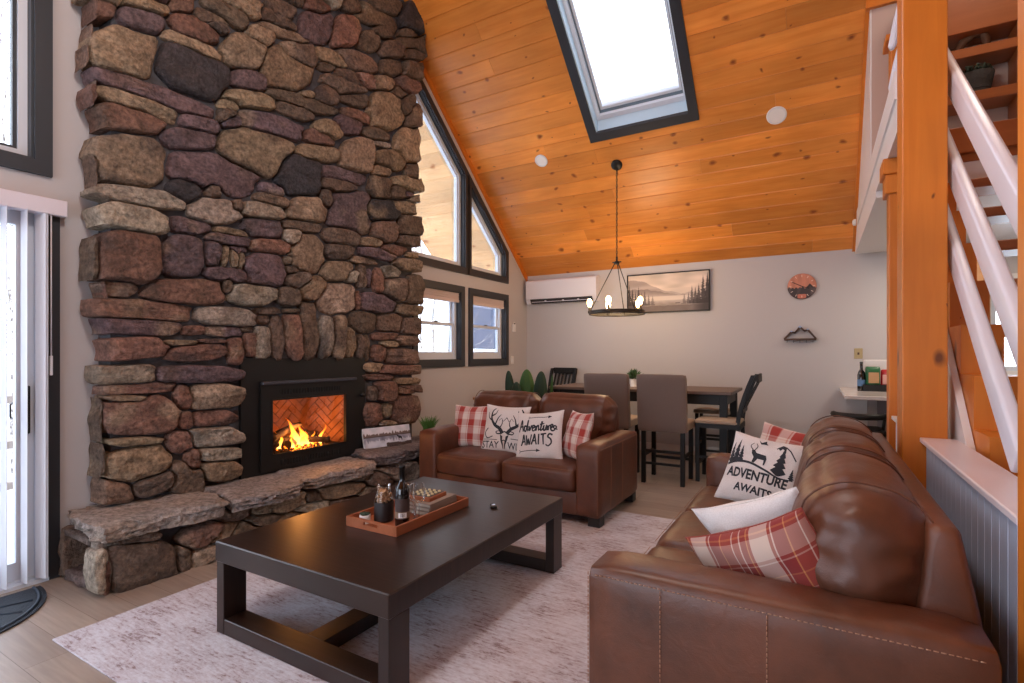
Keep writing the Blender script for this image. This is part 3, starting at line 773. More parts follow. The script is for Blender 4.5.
def rock(bm, lay, s, others, plane, depth_dir, back, bulge, colour, lim=1.17, na=44, gap=.55, ylim=None):
    """one fitted, split-faced stone: outline stops where a neighbour is nearer; plane(u,v)->point on face"""
    cu, cv = s[0], s[1]
    near = [o for o in others if o is not s and abs(o[0]-cu) < (o[2]+s[2])*.75+10 and abs(o[1]-cv) < (max(o[2], o[3])+max(s[2], s[3]))*.75+10]
    out = []
    sd = random.random()*100
    a = math.radians(s[4]); ca, sa = math.cos(a), math.sin(a)
    # a rough polygon: the outline limit follows a few random straight cuts
    cuts = [(random.uniform(0, 2*PI), random.uniform(.93, 1.12)) for _ in range(random.randint(5, 8))]
    for k in range(na):
        th = 2*PI*k/na; ct, stn = math.cos(th), math.sin(th)
        du = ct*s[2]/2; dv = stn*s[3]/2
        dx = du*ca-dv*sa; dy = du*sa+dv*ca
        r = .25; L_ = lim+.10*noise.noise(Vector((ct*1.3+sd, stn*1.3, sd)))
        jag = .05*noise.noise(Vector((ct*5+sd, stn*5, sd)))
        for (pa, pd) in cuts:
            q = ct*math.cos(pa)+stn*math.sin(pa)
            if q > .2: L_ = min(L_, max(.8, (pd+.12)/q)*metric(s, cu+dx, cv+dy))
        while r < 1.6:
            u, v = cu+dx*r, cv+dy*r
            m = metric(s, u, v)
            if m > L_+jag: break
            if any(metric(o, u, v) < m for o in near): break
            r += .02
        r -= .02
        ln = math.hypot(dx, dy)
        r = max(.2, r-gap*(1+.8*noise.noise(Vector((ct*4, stn*4, sd))))/max(ln, 3))
        out.append((cu+dx*r, cv+dy*r))
    out = [((a_[0]+5*b_[0]+c_[0])/7, (a_[1]+5*b_[1]+c_[1])/7) for a_, b_, c_ in zip(out[-1:]+out[:-1], out, out[1:]+out[:1])]
    P = [plane(*p) for p in out]
    if ylim:
        yo0, yo1 = random.uniform(-.03, .03), random.uniform(-.06, .05)
        for p in P:
            p.y = max(p.y, yo0+ylim[0](p.z)+.03*noise.noise(Vector((p.z*9, sd, 0)))); p.y = min(p.y, yo1+ylim[1]+.05*noise.noise(Vector((p.z*6, 0, sd))))
    cen = sum(P, Vector())/len(P)
    sy = max(p.y for p in P)-min(p.y for p in P); sz = max(p.z for p in P)-min(p.z for p in P)
    size = min(sy, sz)
    B = bulge*min(1.3, .55+size/.28)
    push = random.uniform(-.022, .030)
    # split faces: the front is the lowest of several tilted planes
    facets = [(Vector((0, random.uniform(-.12, .12)/max(sy, .05)*.25, random.uniform(-.12, .12)/max(sz, .05)*.3)), 1.0)]
    for _ in range(random.randint(2, 4)):
        pa = random.uniform(0, 2*PI)
        g = Vector((0, math.cos(pa)/max(sy, .05), math.sin(pa)/max(sz, .05)))*random.uniform(.7, 1.7)
        facets.append((g, random.uniform(1.15, 1.5)))
    prof = [(1.0, .0), (.985, .42), (.95, .74), (.89, .93), (.80, 1.0), (.66, 1.0), (.48, 1.0), (.26, 1.0)]
    rings = []
    rings.append([bm.verts.new(p-depth_dir*back) for p in P])
    base = random.uniform(.80, 1.14)
    tint = Vector((random.uniform(.97, 1.05), 1, random.uniform(.95, 1.04)))
    lc = lin(colour); lc2 = lin(random.choice([(158, 138, 116), (100, 80, 68), (134, 112, 94), (78, 68, 66)]))
    ax = Vector((0, ca, -sa))
    def setcol(v):
        q = v.co
        al = q.dot(ax); pe = q.dot(Vector((0, sa, ca)))
        f = 1+noise.noise(q*11+Vector((sd, 0, 0)))*.38+noise.noise(Vector((al*10, pe*55, sd)))*.32+noise.noise(q*70)*.24
        k = max(0, min(1, (noise.noise(q*5.5+Vector((0, sd, 0)))-.12)*3.2))*.6
        v[lay] = tuple((lc[i]*(1-k)+lc2[i]*k)*base*tint[i]*f for i in range(3))+(1,)
    def surf(q, h):
        d = q-cen
        hh = min(c0+g.dot(d) for g, c0 in facets)
        hh = B*h*max(.25, min(1.15, hh))+push
        al = q.dot(ax); pe = q.dot(Vector((0, sa, ca)))
        n = noise.noise(q*17+Vector((sd, sd, 0)))*.011+noise.noise(q*48)*.006
        led = noise.noise(Vector((al*4, pe*24, sd)))
        n += (math.floor(led*4)/4)*.012+abs(noise.noise(Vector((al*9, pe*40, sd+7))))*-.008
        return q+depth_dir*(hh+n*(.3+.7*h))
    for (k, h) in prof:
        rings.append([bm.verts.new(surf(cen+(p-cen)*k, h)) for p in P])
    top = bm.verts.new(surf(cen, 1.0))
    for a_, b_ in zip(rings, rings[1:]):
        for k in range(na):
            f = bm.faces.new([a_[k], a_[(k+1) % na], b_[(k+1) % na], b_[k]]); f.smooth = True
    for k in range(na):
        f = bm.faces.new([rings[-1][k], rings[-1][(k+1) % na], top]); f.smooth = True
    for r_ in rings:
        for v in r_: setcol(v)
    setcol(top)

FX = -3.90
chim = thing('stone_chimney', 'tall fieldstone chimney of stacked brown and purple rocks rising to the pine ceiling', 'chimney', (-3.98, 3.05, 0))
bm = bmesh.new(); lay = bm.verts.layers.float_color.new('col')
for s in ST:
    rock(bm, lay, s, ST, lambda u, v: on_x(u, v, FX), Vector((1, 0, 0)), .15, .052, SC[s[5]], ylim=(lambda z: 1.545-.025*max(0, z-1), 4.60))
bmesh.ops.recalc_face_normals(bm, faces=bm.faces)
M_stone = attr_mat('field_stone', .75, bump=(46, 1.0), noise_amt=.6, nscale=34)
soften(rel(to_obj(bm, 'stonework', M_stone, chim), chim), 38)
M_mortar = mat('mortar', (92, 92, 98), .9, bump=(60, .6), var=(14, .5, (60, 56, 56)))
b = MB()
b.prism([(1.60, .3), (4.48, .3), (4.48, ceil_z(4.48)-.02), (RY, ZR-.05), (1.60, ceil_z(1.60)-.02)], 'x', WX+.001, FX-.012,
        [rect(2.50, 3.70, .35, 1.30)])
rel(b.build('mortar_core', M_mortar, chim), chim)

# hearth: slabs on a course of big stones
he = thing('stone_hearth', 'low raised hearth of rough grey brown slabs running along the foot of the chimney', 'hearth', (-3.78, 2.9, 0))
b = MB(); b.box(WX+.01, -3.60, 1.72, 4.75, 0, .34); b.box(WX+.01, -3.60, 1.46, 1.72, 0, .06); b.box(WX+.01, -3.60, 1.46, 1.72, .31, .34)
b.box(-3.66, -3.60, 1.50, 1.72, .05, .33)
rel(b.build('core', M_mortar, he), he)
def slab(pts, z0, z1, col, ns=9):
    """rough slab outline (x,y) counter-clockwise"""
    bm = bmesh.new(); lay = bm.verts.layers.float_color.new('col')
    out = []
    n = len(pts)
    for i in range(n):
        a, c = Vector(pts[i]), Vector(pts[(i+1) % n]); m = max(2, int((c-a).length/.022))
        for k in range(m): out.append(a+(c-a)*k/m)
    cx = sum((p for p in out), Vector((0, 0)))/len(out)
    sd = random.random()*50
    rings = []
    levels = [(0, .93, z0), (1, .955, z0+(z1-z0)*.15), (2, .945, z0+(z1-z0)*.3), (3, .975, z0+(z1-z0)*.45), (4, .965, z0+(z1-z0)*.6), (5, 1.0, z0+(z1-z0)*.72), (5.3, 1.0, z1-.014), (5.6, .982, z1-.002), (6, .90, z1+.003), (6.5, .75, z1+.004), (7, .55, z1+.004), (8, .28, z1+.003)]
    for li, k, z in levels:
        ring = []
        for p in out:
            d = p-cx; L_ = d.length
            e = noise.noise(Vector((p.x*6, p.y*6, sd)))*.04+noise.noise(Vector((p.x*18, p.y*18, sd+li*1.7)))*.034+noise.noise(Vector((p.x*45, p.y*45, sd+li*2)))*.012
            q = cx+d*k*(1+(e/L_ if li < 6 else 0))
            dz = noise.noise(Vector((q.x*7, q.y*7, sd+3)))*.012+noise.noise(Vector((q.x*25, q.y*25, sd)))*.004
            ring.append(bm.verts.new((q.x, q.y, z+(dz if li else 0))))
        rings.append(ring)
    N = len(out)
    for a_, b_ in zip(rings, rings[1:]):
        for k in range(N):
            bm.faces.new([a_[k], a_[(k+1) % N], b_[(k+1) % N], b_[k]]).smooth = True
    c = bm.verts.new((cx.x, cx.y, z1+.003))
    for k in range(N): bm.faces.new([rings[-1][k], rings[-1][(k+1) % N], c]).smooth = True
    bm.faces.new(rings[0][::-1])
    lc = lin(col)
    for v in bm.verts:
        f = 1+noise.noise(v.co*8+Vector((sd, 0, 0)))*.3+noise.noise(v.co*35)*.2+noise.noise(Vector((v.co.x*6, v.co.y*6, v.co.z*90)))*.2*(v.co.z < z1-.008)
        w_ = noise.noise(v.co*5)
        v[lay] = (lc[0]*f*(1+.08*w_), lc[1]*f, lc[2]*f*(1-.1*w_), 1)
    bmesh.ops.recalc_face_normals(bm, faces=bm.faces)
    soften(rel(to_obj(bm, 'slab', M_stone, he), he), 38)
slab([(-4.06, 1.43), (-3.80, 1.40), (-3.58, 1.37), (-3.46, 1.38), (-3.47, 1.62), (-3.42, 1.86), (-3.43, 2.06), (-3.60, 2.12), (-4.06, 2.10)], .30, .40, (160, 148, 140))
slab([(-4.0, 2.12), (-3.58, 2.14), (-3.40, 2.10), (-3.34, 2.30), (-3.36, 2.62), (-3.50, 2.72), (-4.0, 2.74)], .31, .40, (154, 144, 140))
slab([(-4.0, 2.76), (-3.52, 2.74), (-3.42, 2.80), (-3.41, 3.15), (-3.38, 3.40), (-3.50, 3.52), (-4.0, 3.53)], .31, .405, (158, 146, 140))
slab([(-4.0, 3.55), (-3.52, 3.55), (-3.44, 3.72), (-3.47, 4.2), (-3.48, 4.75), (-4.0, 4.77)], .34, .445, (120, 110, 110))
HS = []
for (x, y, w_, h_, a, c) in [(445,580,232,170,-3,'D'),(305,590,46,130,4,'G'),(327,610,24,110,0,'R'),(640,475,170,60,-22,'R'),(720,425,120,34,-15,'D'),(655,545,190,80,-18,'L'),(745,470,130,60,-20,'T'),(560,560,50,90,0,'D'),(420,490,150,34,-5,'D'),(600,425,90,26,-15,'D')]:
    HS.append((x/3.105, 380+y/3.105, w_/3.105, h_/3.105, a, c))
for (x, y, w_, h_, a, c) in [(60,470,130,60,-20,'T'),(100,425,70,24,-18,'P'),(250,390,195,50,-17,'T'),(190,430,120,40,-17,'D'),(280,430,120,40,-17,'T'),(430,345,165,40,-10,'T'),(350,362,60,40,-10,'D'),(345,395,120,30,-12,'G'),(450,380,130,26,-8,'D'),(560,310,90,50,-8,'D'),(620,285,120,56,-8,'G'),(540,345,90,40,-8,'T'),(640,335,110,40,-5,'D'),(380,320,60,24,-12,'D'),(500,300,60,26,-8,'D')]:
    HS.append((200+x/3.105, 380+y/3.105, w_/3.105, h_/3.105, a, c))
bm = bmesh.new(); lay = bm.verts.layers.float_color.new('col')
HXP = -3.53
for s in HS:
    if s[0] > 425: continue
    rock(bm, lay, s, HS, lambda u, v: on_x(u, v, HXP), Vector((1, 0, 0)), .08, .05, SC[s[5]])
for v in bm.verts:
    v.co.z = min(max(v.co.z, .0), .325)
# end face stones round the little niche
bmesh.ops.recalc_face_normals(bm, faces=bm.faces)
soften(rel(to_obj(bm, 'facing_stones', M_stone, he), he), 38)
def blockstone(x0, x1, y0, y1, z0, z1, col):
    bm = bmesh.new(); lay = bm.verts.layers.float_color.new('col')
    bmesh.ops.create_cube(bm, size=1)
    for v in bm.verts: v.co = Vector(((x0+x1)/2+v.co.x*(x1-x0), (y0+y1)/2+v.co.y*(y1-y0), (z0+z1)/2+v.co.z*(z1-z0)))
    bmesh.ops.subdivide_edges(bm, edges=bm.edges[:], cuts=7, use_grid_fill=True)
    sd = random.random()*40; lc = lin(col)
    c = Vector(((x0+x1)/2, (y0+y1)/2, (z0+z1)/2)); h = Vector(((x1-x0)/2, (y1-y0)/2, (z1-z0)/2))
    for v in bm.verts:
        d = v.co-c; q = Vector((d.x/h.x, d.y/h.y, d.z/h.z)); e = sorted(abs(t) for t in q)
        k = 1-.10*max(0, e[1]-.6)/.4*1.0
        v.co = c+d*k
        v.co += v.co.normalized()*0+Vector((noise.noise(v.co*12+Vector((sd, 0, 0))), noise.noise(v.co*12+Vector((0, sd, 0))), 0))*.018
        f = 1+noise.noise(v.co*9+Vector((sd, 0, 0)))*.3; v[lay] = (lc[0]*f, lc[1]*f, lc[2]*f, 1)
    for f in bm.faces: f.smooth = True
    rel(to_obj(bm, 'end_stone', M_stone, he), he)
blockstone(-4.06, -3.99, 1.38, 1.58, .0, .31, (120, 98, 84))
blockstone(-3.99, -3.56, 1.38, 1.60, .0, .065, (112, 96, 92))
blockstone(-3.62, -3.52, 1.37, 1.56, .05, .31, (138, 126, 116))
blockstone(-4.0, -3.60, 1.37, 1.58, .27, .315, (100, 84, 76))
rel(box('niche_lining', mat('niche_wood', (120, 96, 80), .8, var=(8, .5, (92, 74, 64))), he, -3.99, -3.62, 1.66, 1.70, .06, .29), he)

# ------------------------------------------------------------------ gas fireplace insert
fp = thing('fireplace_insert', 'black steel gas fireplace insert with flames burning behind its glass', 'fireplace', (-3.90, 3.1, .41))
def fpp(o): return rel(o, fp)
IX = -3.875
b = MB(); b.prism(rect(2.455, 3.745, .405, 1.345), 'x', IX-.03, IX, [rect(2.62, 3.59, .43, 1.14)]); fpp(b.build('surround', M_blackmetal, fp))
b = MB(); b.prism(rect(2.61, 3.60, .425, 1.155), 'x', IX-.02, IX+.022, [rect(2.705, 3.492, .548, 1.004)])
fpp(b.build('front_panel', M_blackmetal, fp))
fpp(box('ledge', mat('ledge_highlight', (74, 76, 84), .35, metal=.4), fp, IX, IX+.05, 2.61, 3.60, 1.130, 1.157, bev=.006))  # grey highlight along the ledge put into its lighter colour
for (za, zb) in ((1.045, 1.085), (.455, .50)):
    b = MB()
    for k in range(22):
        y = 2.79+k*.029; b.box(IX+.018, IX+.027, y, y+.013, za, zb, M=None)
    fpp(b.build('louvre_slots', mat('slot_black', (6, 6, 6), .9), fp))
b = MB(); b.prism(rect(2.70, 3.497, .543, 1.010), 'x', IX+.018, IX+.026, [rect(2.714, 3.484, .556, .998)]); fpp(b.build('glass_frame', M_blackmetal, fp))
fpp(box('glass', M_glass, fp, IX+.010, IX+.013, 2.70, 3.495, .545, 1.006))
M_fbrick = mat('fire_brick', (176, 112, 70), .85, bump=(40, .3), var=(6, .5, (120, 72, 44)))
BX = -4.30
M_joint = mat('fire_joint', (38, 24, 18), .95)
b = MB()   # firebox shell: back, splayed sides, floor, roof
b.box(BX-.02, BX-.012, 2.64, 3.56, .52, 1.05)
b.box(BX-.02, IX-.02, 2.62, 3.58, .50, .535); b.box(BX-.02, IX-.02, 2.62, 3.58, 1.03, 1.05)
b.box(BX-.02, IX-.02, 2.62, 2.635, .5, 1.05); b.box(BX-.02, IX-.02, 3.565, 3.58, .5, 1.05)
fpp(b.build('firebox', M_joint, fp))
def herring(w0, w1, h0, h1, bw=.062, bl=.186, g=.007):
    """clipped herringbone tiles in 2D, returned as polygons"""
    polys = []
    def clip(poly, f):
        out = []
        for i in range(len(poly)):
            a, c = poly[i], poly[(i+1) % len(poly)]; fa, fc = f(a), f(c)
            if fa >= 0: out.append(a)
            if fa*fc < 0:
                t = fa/(fa-fc); out.append((a[0]+(c[0]-a[0])*t, a[1]+(c[1]-a[1])*t))
        return out
    r2 = math.sqrt(.5)
    n = int(bl/bw)
    for i in range(-30, 31):
        for j in range(-12, 13):
            for hor in (0, 1):
                # herringbone lattice
                ox = i*bw+j*n*bw; oy = i*bw-j*n*bw
                if hor: q = (ox+g/2, oy+g/2, ox+bl-g/2, oy+bw-g/2)
                else: q = (ox+g/2, oy+bw+g/2, ox+bw-g/2, oy+bw+bl-g/2)
                pts = [(q[0], q[1]), (q[2], q[1]), (q[2], q[3]), (q[0], q[3])]
                pts = [((x-y)*r2+(w0+w1)/2, (x+y)*r2+(h0+h1)/2) for x, y in pts]
                for f in (lambda p: p[0]-w0, lambda p: w1-p[0], lambda p: p[1]-h0, lambda p: h1-p[1]):
                    pts = clip(pts, f)
                    if len(pts) < 3: break
                if len(pts) >= 3: polys.append(pts)
    return polys
b = MB()
for p in herring(2.78, 3.42, .53, 1.03): b.prism(p, 'x', BX-.012, BX)
fpp(b.build('back_bricks', M_fbrick, fp))
for sgn, (ya, yb) in ((-1, (2.64, 2.79)), (1, (3.56, 3.41))):
    b = MB(); L_ = math.hypot(yb-ya, BX-(IX-.03))
    for p in herring(0, L_, .53, 1.03): b.prism(p, 'y', 0, .01)
    o = b.build('side_bricks', M_fbrick, fp)
    d = Vector((BX-(IX-.03), yb-ya, 0)).normalized()
    nrm = Vector((0, 0, 1)).cross(d)
    Mx = Matrix((( d.x, nrm.x, 0, IX-.03), (d.y, nrm.y, 0, ya), (0, 0, 1, 0), (0, 0, 0, 1)))
    o.data.transform(Mx); rel(o, fp)
M_log = mat('charred_log', (92, 62, 44), .9, bump=(30, 1.0), var=(9, .4, (30, 20, 16)))
def log(p0, p1, r):
    p0, p1 = Vector(p0), Vector(p1); n = 9; pts = []; rs = []
    for k in range(n):
        t = k/(n-1); p = p0.lerp(p1, t); pts.append(p+Vector((noise.noise(p*9)*.02, noise.noise(p*7+Vector((5, 0, 0)))*.02, noise.noise(p*8)*.02))); rs.append(r*(1+.25*noise.noise(p*12)))
    b = MB(); b.tube(pts, rs, 12); fpp(b.build('log', M_log, fp))
log((-4.02, 2.80, .60), (-4.12, 3.25, .64), .036)
log((-3.98, 2.95, .59), (-4.16, 3.36, .62), .032)
log((-3.96, 2.78, .66), (-4.08, 3.05, .70), .026)
log((-4.05, 3.10, .60), (-3.96, 3.36, .58), .028)
log((-4.16, 2.90, .64), (-4.06, 3.15, .75), .024)
M_ember = emit('ember_glow', (255, 120, 30), 5)
b = MB()
for k in range(420):
    y = random.gauss(3.08, .17); x = random.uniform(-4.14, -3.92); s_ = random.uniform(.004, .012)
    if not 2.74 < y < 3.44: continue
    b.mi = 1 if random.random() < .42*math.exp(-((y-3.05)/.2)**2) else 0
    Mx = Matrix.Translation((x, y, .54+s_*.6+max(0, .03-abs(y-3.05)*.1)*random.random())) @ Matrix.Rotation(random.uniform(0, 3), 4, (1, .4, .7))
    b.box(-s_, s_, -s_, s_, -s_*.7, s_*.7, M=Mx)
em = b.build('ember_bed', [mat('ash_chunk', (74, 50, 36), .95), M_ember], fp); fpp(em); em['kind'] = 'stuff'
def flame_mat():
    m = bpy.data.materials.new('flame'); m.use_nodes = True
    nt = m.node_tree; L = nt.links.new; nt.nodes.remove(nt.nodes['Principled BSDF'])
    e = nt.nodes.new('ShaderNodeEmission'); at = nt.nodes.new('ShaderNodeAttribute'); at.attribute_name = 'col'
    e.inputs[1].default_value = 4.5; L(at.outputs['Color'], e.inputs[0])
    tr = nt.nodes.new('ShaderNodeBsdfTransparent'); mx = nt.nodes.new('ShaderNodeMixShader')
    L(at.outputs['Alpha'], mx.inputs[0]); L(tr.outputs[0], mx.inputs[1]); L(e.outputs[0], mx.inputs[2]); L(mx.outputs[0], nt.nodes['Material Output'].inputs[0])
    return m
M_flame = flame_mat()
def flame(x, y, h, w_, lean, seed):
    bm = bmesh.new(); lay = bm.verts.layers.float_color.new('col'); n = 14; m = 12; rings = []
    for i in range(n+1):
        t = i/n; r = w_*(math.sin(PI*min(1, t*.85+.18))**.8)*(1-t)**.55+.0008
        cx = x+.018*math.sin(t*5+seed); cy = y+lean*t*t+.022*math.sin(t*7+seed*2)*t
        ring = []
        for k in range(m):
            a = 2*PI*k/m; rr = r*(1+.22*math.sin(3*a+t*6+seed))
            v = bm.verts.new((cx+rr*.6*math.cos(a), cy+rr*math.sin(a), .55+h*t))
            k1 = max(0, 1-t*1.25)
            v[lay] = (1.0, .20+.42*k1, .015+.16*k1*k1, .9-.55*t)
            ring.append(v)
        rings.append(ring)
    for a_, b_ in zip(rings, rings[1:]):
        for k in range(m): bm.faces.new([a_[k], a_[(k+1) % m], b_[(k+1) % m], b_[k]]).smooth = True
    fpp(to_obj(bm, 'flame', M_flame, fp))
for a in ((-4.02, 3.08, .27, .034, -.13, 1), (-4.00, 3.13, .20, .036, -.05, 2.2), (-4.04, 3.04, .17, .03, .02, 3), (-3.98, 3.30, .17, .020, .03, 4), (-4.02, 2.90, .16, .020, -.02, 5), (-4.05, 3.18, .20, .02, -.05, 6), (-3.97, 2.98, .13, .018, .02, 7), (-3.99, 3.15, .14, .028, .0, 8.1), (-3.96, 3.10, .12, .04, .0, 9.4), (-4.03, 3.24, .12, .02, .0, 10.2)):
    flame(*a)
b = MB(); b.lathe([(0, 0), (.018, 0), (.022, .012), (.016, .03), (0, .03)], n=16, M=Matrix.Translation((IX+.0, 3.70, .98)) @ Matrix.Rotation(PI/2, 4, 'Y')); fpp(b.build('control_knob', M_blackmetal, fp))
for (x, y, z, e) in ((-4.0, 3.08, .70, 11), (-3.96, 3.10, .60, 5), (-3.97, 3.30, .60, 3)):
    l = bpy.data.lights.new('fire_light', 'POINT'); l.energy = e; l.color = (1, .38, .09); l.shadow_soft_size = .06
    lo = bpy.data.objects.new('fire_light', l); lo.location = (x, y, z); link(lo)

# ------------------------------------------------------------------ rug and mat
def rug_mat():
    m = bpy.data.materials.new('distressed_rug'); m.use_nodes = True
    nt = m.node_tree; b = nt.nodes['Principled BSDF']; L = nt.links.new
    b.inputs['Roughness'].default_value = .95; b.inputs['Specular IOR Level'].default_value = .1
    tc = nt.nodes.new('ShaderNodeTexCoord')
    def nz(sc, stretch, det=6, dist=0):
        mp = nt.nodes.new('ShaderNodeMapping'); mp.inputs['Scale'].default_value = stretch; L(tc.outputs['Object'], mp.inputs[0])
        n = nt.nodes.new('ShaderNodeTexNoise'); n.inputs['Scale'].default_value = sc; n.inputs['Detail'].default_value = det; n.inputs['Distortion'].default_value = dist; n.inputs['Roughness'].default_value = .7
        L(mp.outputs[0], n.inputs['Vector']); return n.outputs['Fac']
    fine = nz(60, (.6, 1.2, 1), 9, .3)
    blot = nz(2.6, (1, 1, 1), 5, .6)
    streak = nz(20, (.4, 3.2, 1), 9)
    a = nt.nodes.new('ShaderNodeMath'); a.operation = 'ADD'; bl_ = nt.nodes.new('ShaderNodeMath'); bl_.operation = 'MULTIPLY_ADD'; bl_.inputs[1].default_value = .45; bl_.inputs[2].default_value = .275; L(blot, bl_.inputs[0])
    L(fine, a.inputs[0]); L(bl_.outputs[0], a.inputs[1])
    a2 = nt.nodes.new('ShaderNodeMath'); a2.operation = 'ADD'; L(a.outputs[0], a2.inputs[0]); L(streak, a2.inputs[1])
    # faded pattern: diamonds and border lines
    sp = nt.nodes.new('ShaderNodeSeparateXYZ'); L(tc.outputs['Object'], sp.inputs[0])
    def wave(inp, k, ph=0):
        mu = nt.nodes.new('ShaderNodeMath'); mu.operation = 'MULTIPLY_ADD'; mu.inputs[1].default_value = k; mu.inputs[2].default_value = ph; L(inp, mu.inputs[0])
        s = nt.nodes.new('ShaderNodeMath'); s.operation = 'SINE'; L(mu.outputs[0], s.inputs[0]); return s.outputs[0]
    w1 = wave(sp.outputs[0], 16); w2 = wave(sp.outputs[1], 16)
    pm = nt.nodes.new('ShaderNodeMath'); pm.operation = 'MULTIPLY'; L(w1, pm.inputs[0]); L(w2, pm.inputs[1])
    pk = nt.nodes.new('ShaderNodeMath'); pk.operation = 'MULTIPLY_ADD'; pk.inputs[1].default_value = .07; L(pm.outputs[0], pk.inputs[0]); L(a2.outputs[0], pk.inputs[2])
    r = nt.nodes.new('ShaderNodeValToRGB')
    e = r.color_ramp.elements
    e[0].position = .425; e[0].color = (*lin((146, 128, 130)), 1)
    e[1].position = .55; e[1].color = (*lin((208, 209, 218)), 1)
    x = e.new(.47); x.color = (*lin((188, 182, 190)), 1)
    d3 = nt.nodes.new('ShaderNodeMath'); d3.operation = 'DIVIDE'; d3.inputs[1].default_value = 3; L(pk.outputs[0], d3.inputs[0])
    L(d3.outputs[0], r.inputs[0]); L(r.outputs[0], b.inputs['Base Color'])
    bp = nt.nodes.new('ShaderNodeBump'); bp.inputs['Strength'].default_value = .5; bp.inputs['Distance'].default_value = .004
    L(fine, bp.inputs['Height']); L(bp.outputs[0], b.inputs['Normal'])
    return m
rg = box('area_rug', rug_mat(), None, -3.18, -.25, 1.06, 4.42, .001, .010, bev=.002)
tag(rg, 'large faded area rug in grey and dusty rose under the coffee table', 'rug')
b = MB(); pts = [(0, -.47)]
n = 30
oc = [(.53*math.sin(PI*k/n), -.47*math.cos(PI*k/n)) for k in range(n+1)]
b.prism(oc, 'z', 0, .008)
dm = b.build('door_mat', mat('rubber_mat', (30, 42, 56), .7, bump=(80, .5)), None); dm.location = (-3.98, .80, .001)
tag(dm, 'dark half-round rubber door mat at the sliding glass door', 'mat')
b = MB()
b.tube([(x*.93+.008, y*.93, .009) for x, y in oc], .009, 6)
for k in range(7):
    a = -1.2+k*.4
    b.tube([(.04+.05*math.cos(a), .1*math.sin(a), .008), (.22*math.cos(a*.9)+.04, .22*math.sin(a), .0095), (.44*math.cos(a*.9), .40*math.sin(a), .008)], .006, 5)
b.build('raised_scrolls', mat('rubber_raised', (44, 60, 78), .6), dm)

# ------------------------------------------------------------------ coffee table
ct = thing('coffee_table', 'large dark espresso coffee table on open rectangular frame legs standing on the rug', 'coffee table', (-1.99, 2.28, .011))
T = lambda nm, *a, bev=.003: box(nm, M_espresso, ct, *a, bev=bev)
T('tabletop', -.575, .575, -.79, .79, .349, .449, bev=.005)
for sy in (-1, 1):
    ya, yb = sorted((sy*.785, sy*.665))
    T('leg', -.57, -.512, ya, yb, 0, .35); T('leg', .512, .57, ya, yb, 0, .35)
    T('floor_rail', -.512, .512, ya+.002, yb-.002, .0, .075)
T('stretcher', -.06, .06, -.665, .665, 0, .07)

# ------------------------------------------------------------------ soft shapes
def softbox(x0, x1, y0, y1, z0, z1, n=14, p=5, puff=(0, 0, 0), wr=.0, seed=0, tilt=0):
    """cushion-like rounded block; puff = extra swelling on x,y,z faces; returns bmesh"""
    bm = bmesh.new(); bmesh.ops.create_cube(bm, size=2)
    bmesh.ops.subdivide_edges(bm, edges=bm.edges[:], cuts=n, use_grid_fill=True)
    h = Vector(((x1-x0)/2, (y1-y0)/2, (z1-z0)/2)); c = Vector(((x0+x1)/2, (y0+y1)/2, (z0+z1)/2))
    hm = min(h)
    for v in bm.verts:
        q = v.co.copy()
        # round with constant radius based on the smallest half size
        rad = min(hm*(2.0/p)*1.6, hm*.98)
        d = Vector((q.x*h.x, q.y*h.y, q.z*h.z))
        inner = Vector([max(-hh+rad, min(hh-rad, dd)) for dd, hh in zip(d, h)])
        e = d-inner
        if e.length > 1e-9: e = e.normalized()*rad
        r = inner+e
        sx, sy, sz = (1-q.x*q.x), (1-q.y*q.y), (1-q.z*q.z)
        r.x += puff[0]*(q.x)*max(0, sy)**.7*max(0, sz)**.7
        r.y += puff[1]*(q.y)*max(0, sx)**.7*max(0, sz)**.7
        r.z += puff[2]*(q.z)*max(0, sx)**.7*max(0, sy)**.7
        if wr:
            nn = Vector((noise.noise(r*7+Vector((seed, 0, 0))), noise.noise(r*7+Vector((0, seed, 0))), noise.noise(r*6+Vector((0, 0, seed)))))
            r += nn*wr
        v.co = c+r
    for f in bm.faces: f.smooth = True
    return bm
def soft(name, m, parent, *a, **k):
    return to_obj(softbox(*a, **k), name, m, parent)

def stitch(name, pts, parent, r=.0017, dash=.010, gap=.005):
    """dashed seam along a polyline"""
    b = MB()
    P = [Vector(p) for p in pts]
    acc = []
    for a, c in zip(P, P[1:]):
        L_ = (c-a).length; n = max(1, int(L_/(dash+gap)))
        for k in range(n):
            s0 = a.lerp(c, k/n); s1 = a.lerp(c, (k+dash/(dash+gap))/n)
            b.tube([s0, s1], r, 5)
    return b.build(name, M_stitch, parent)

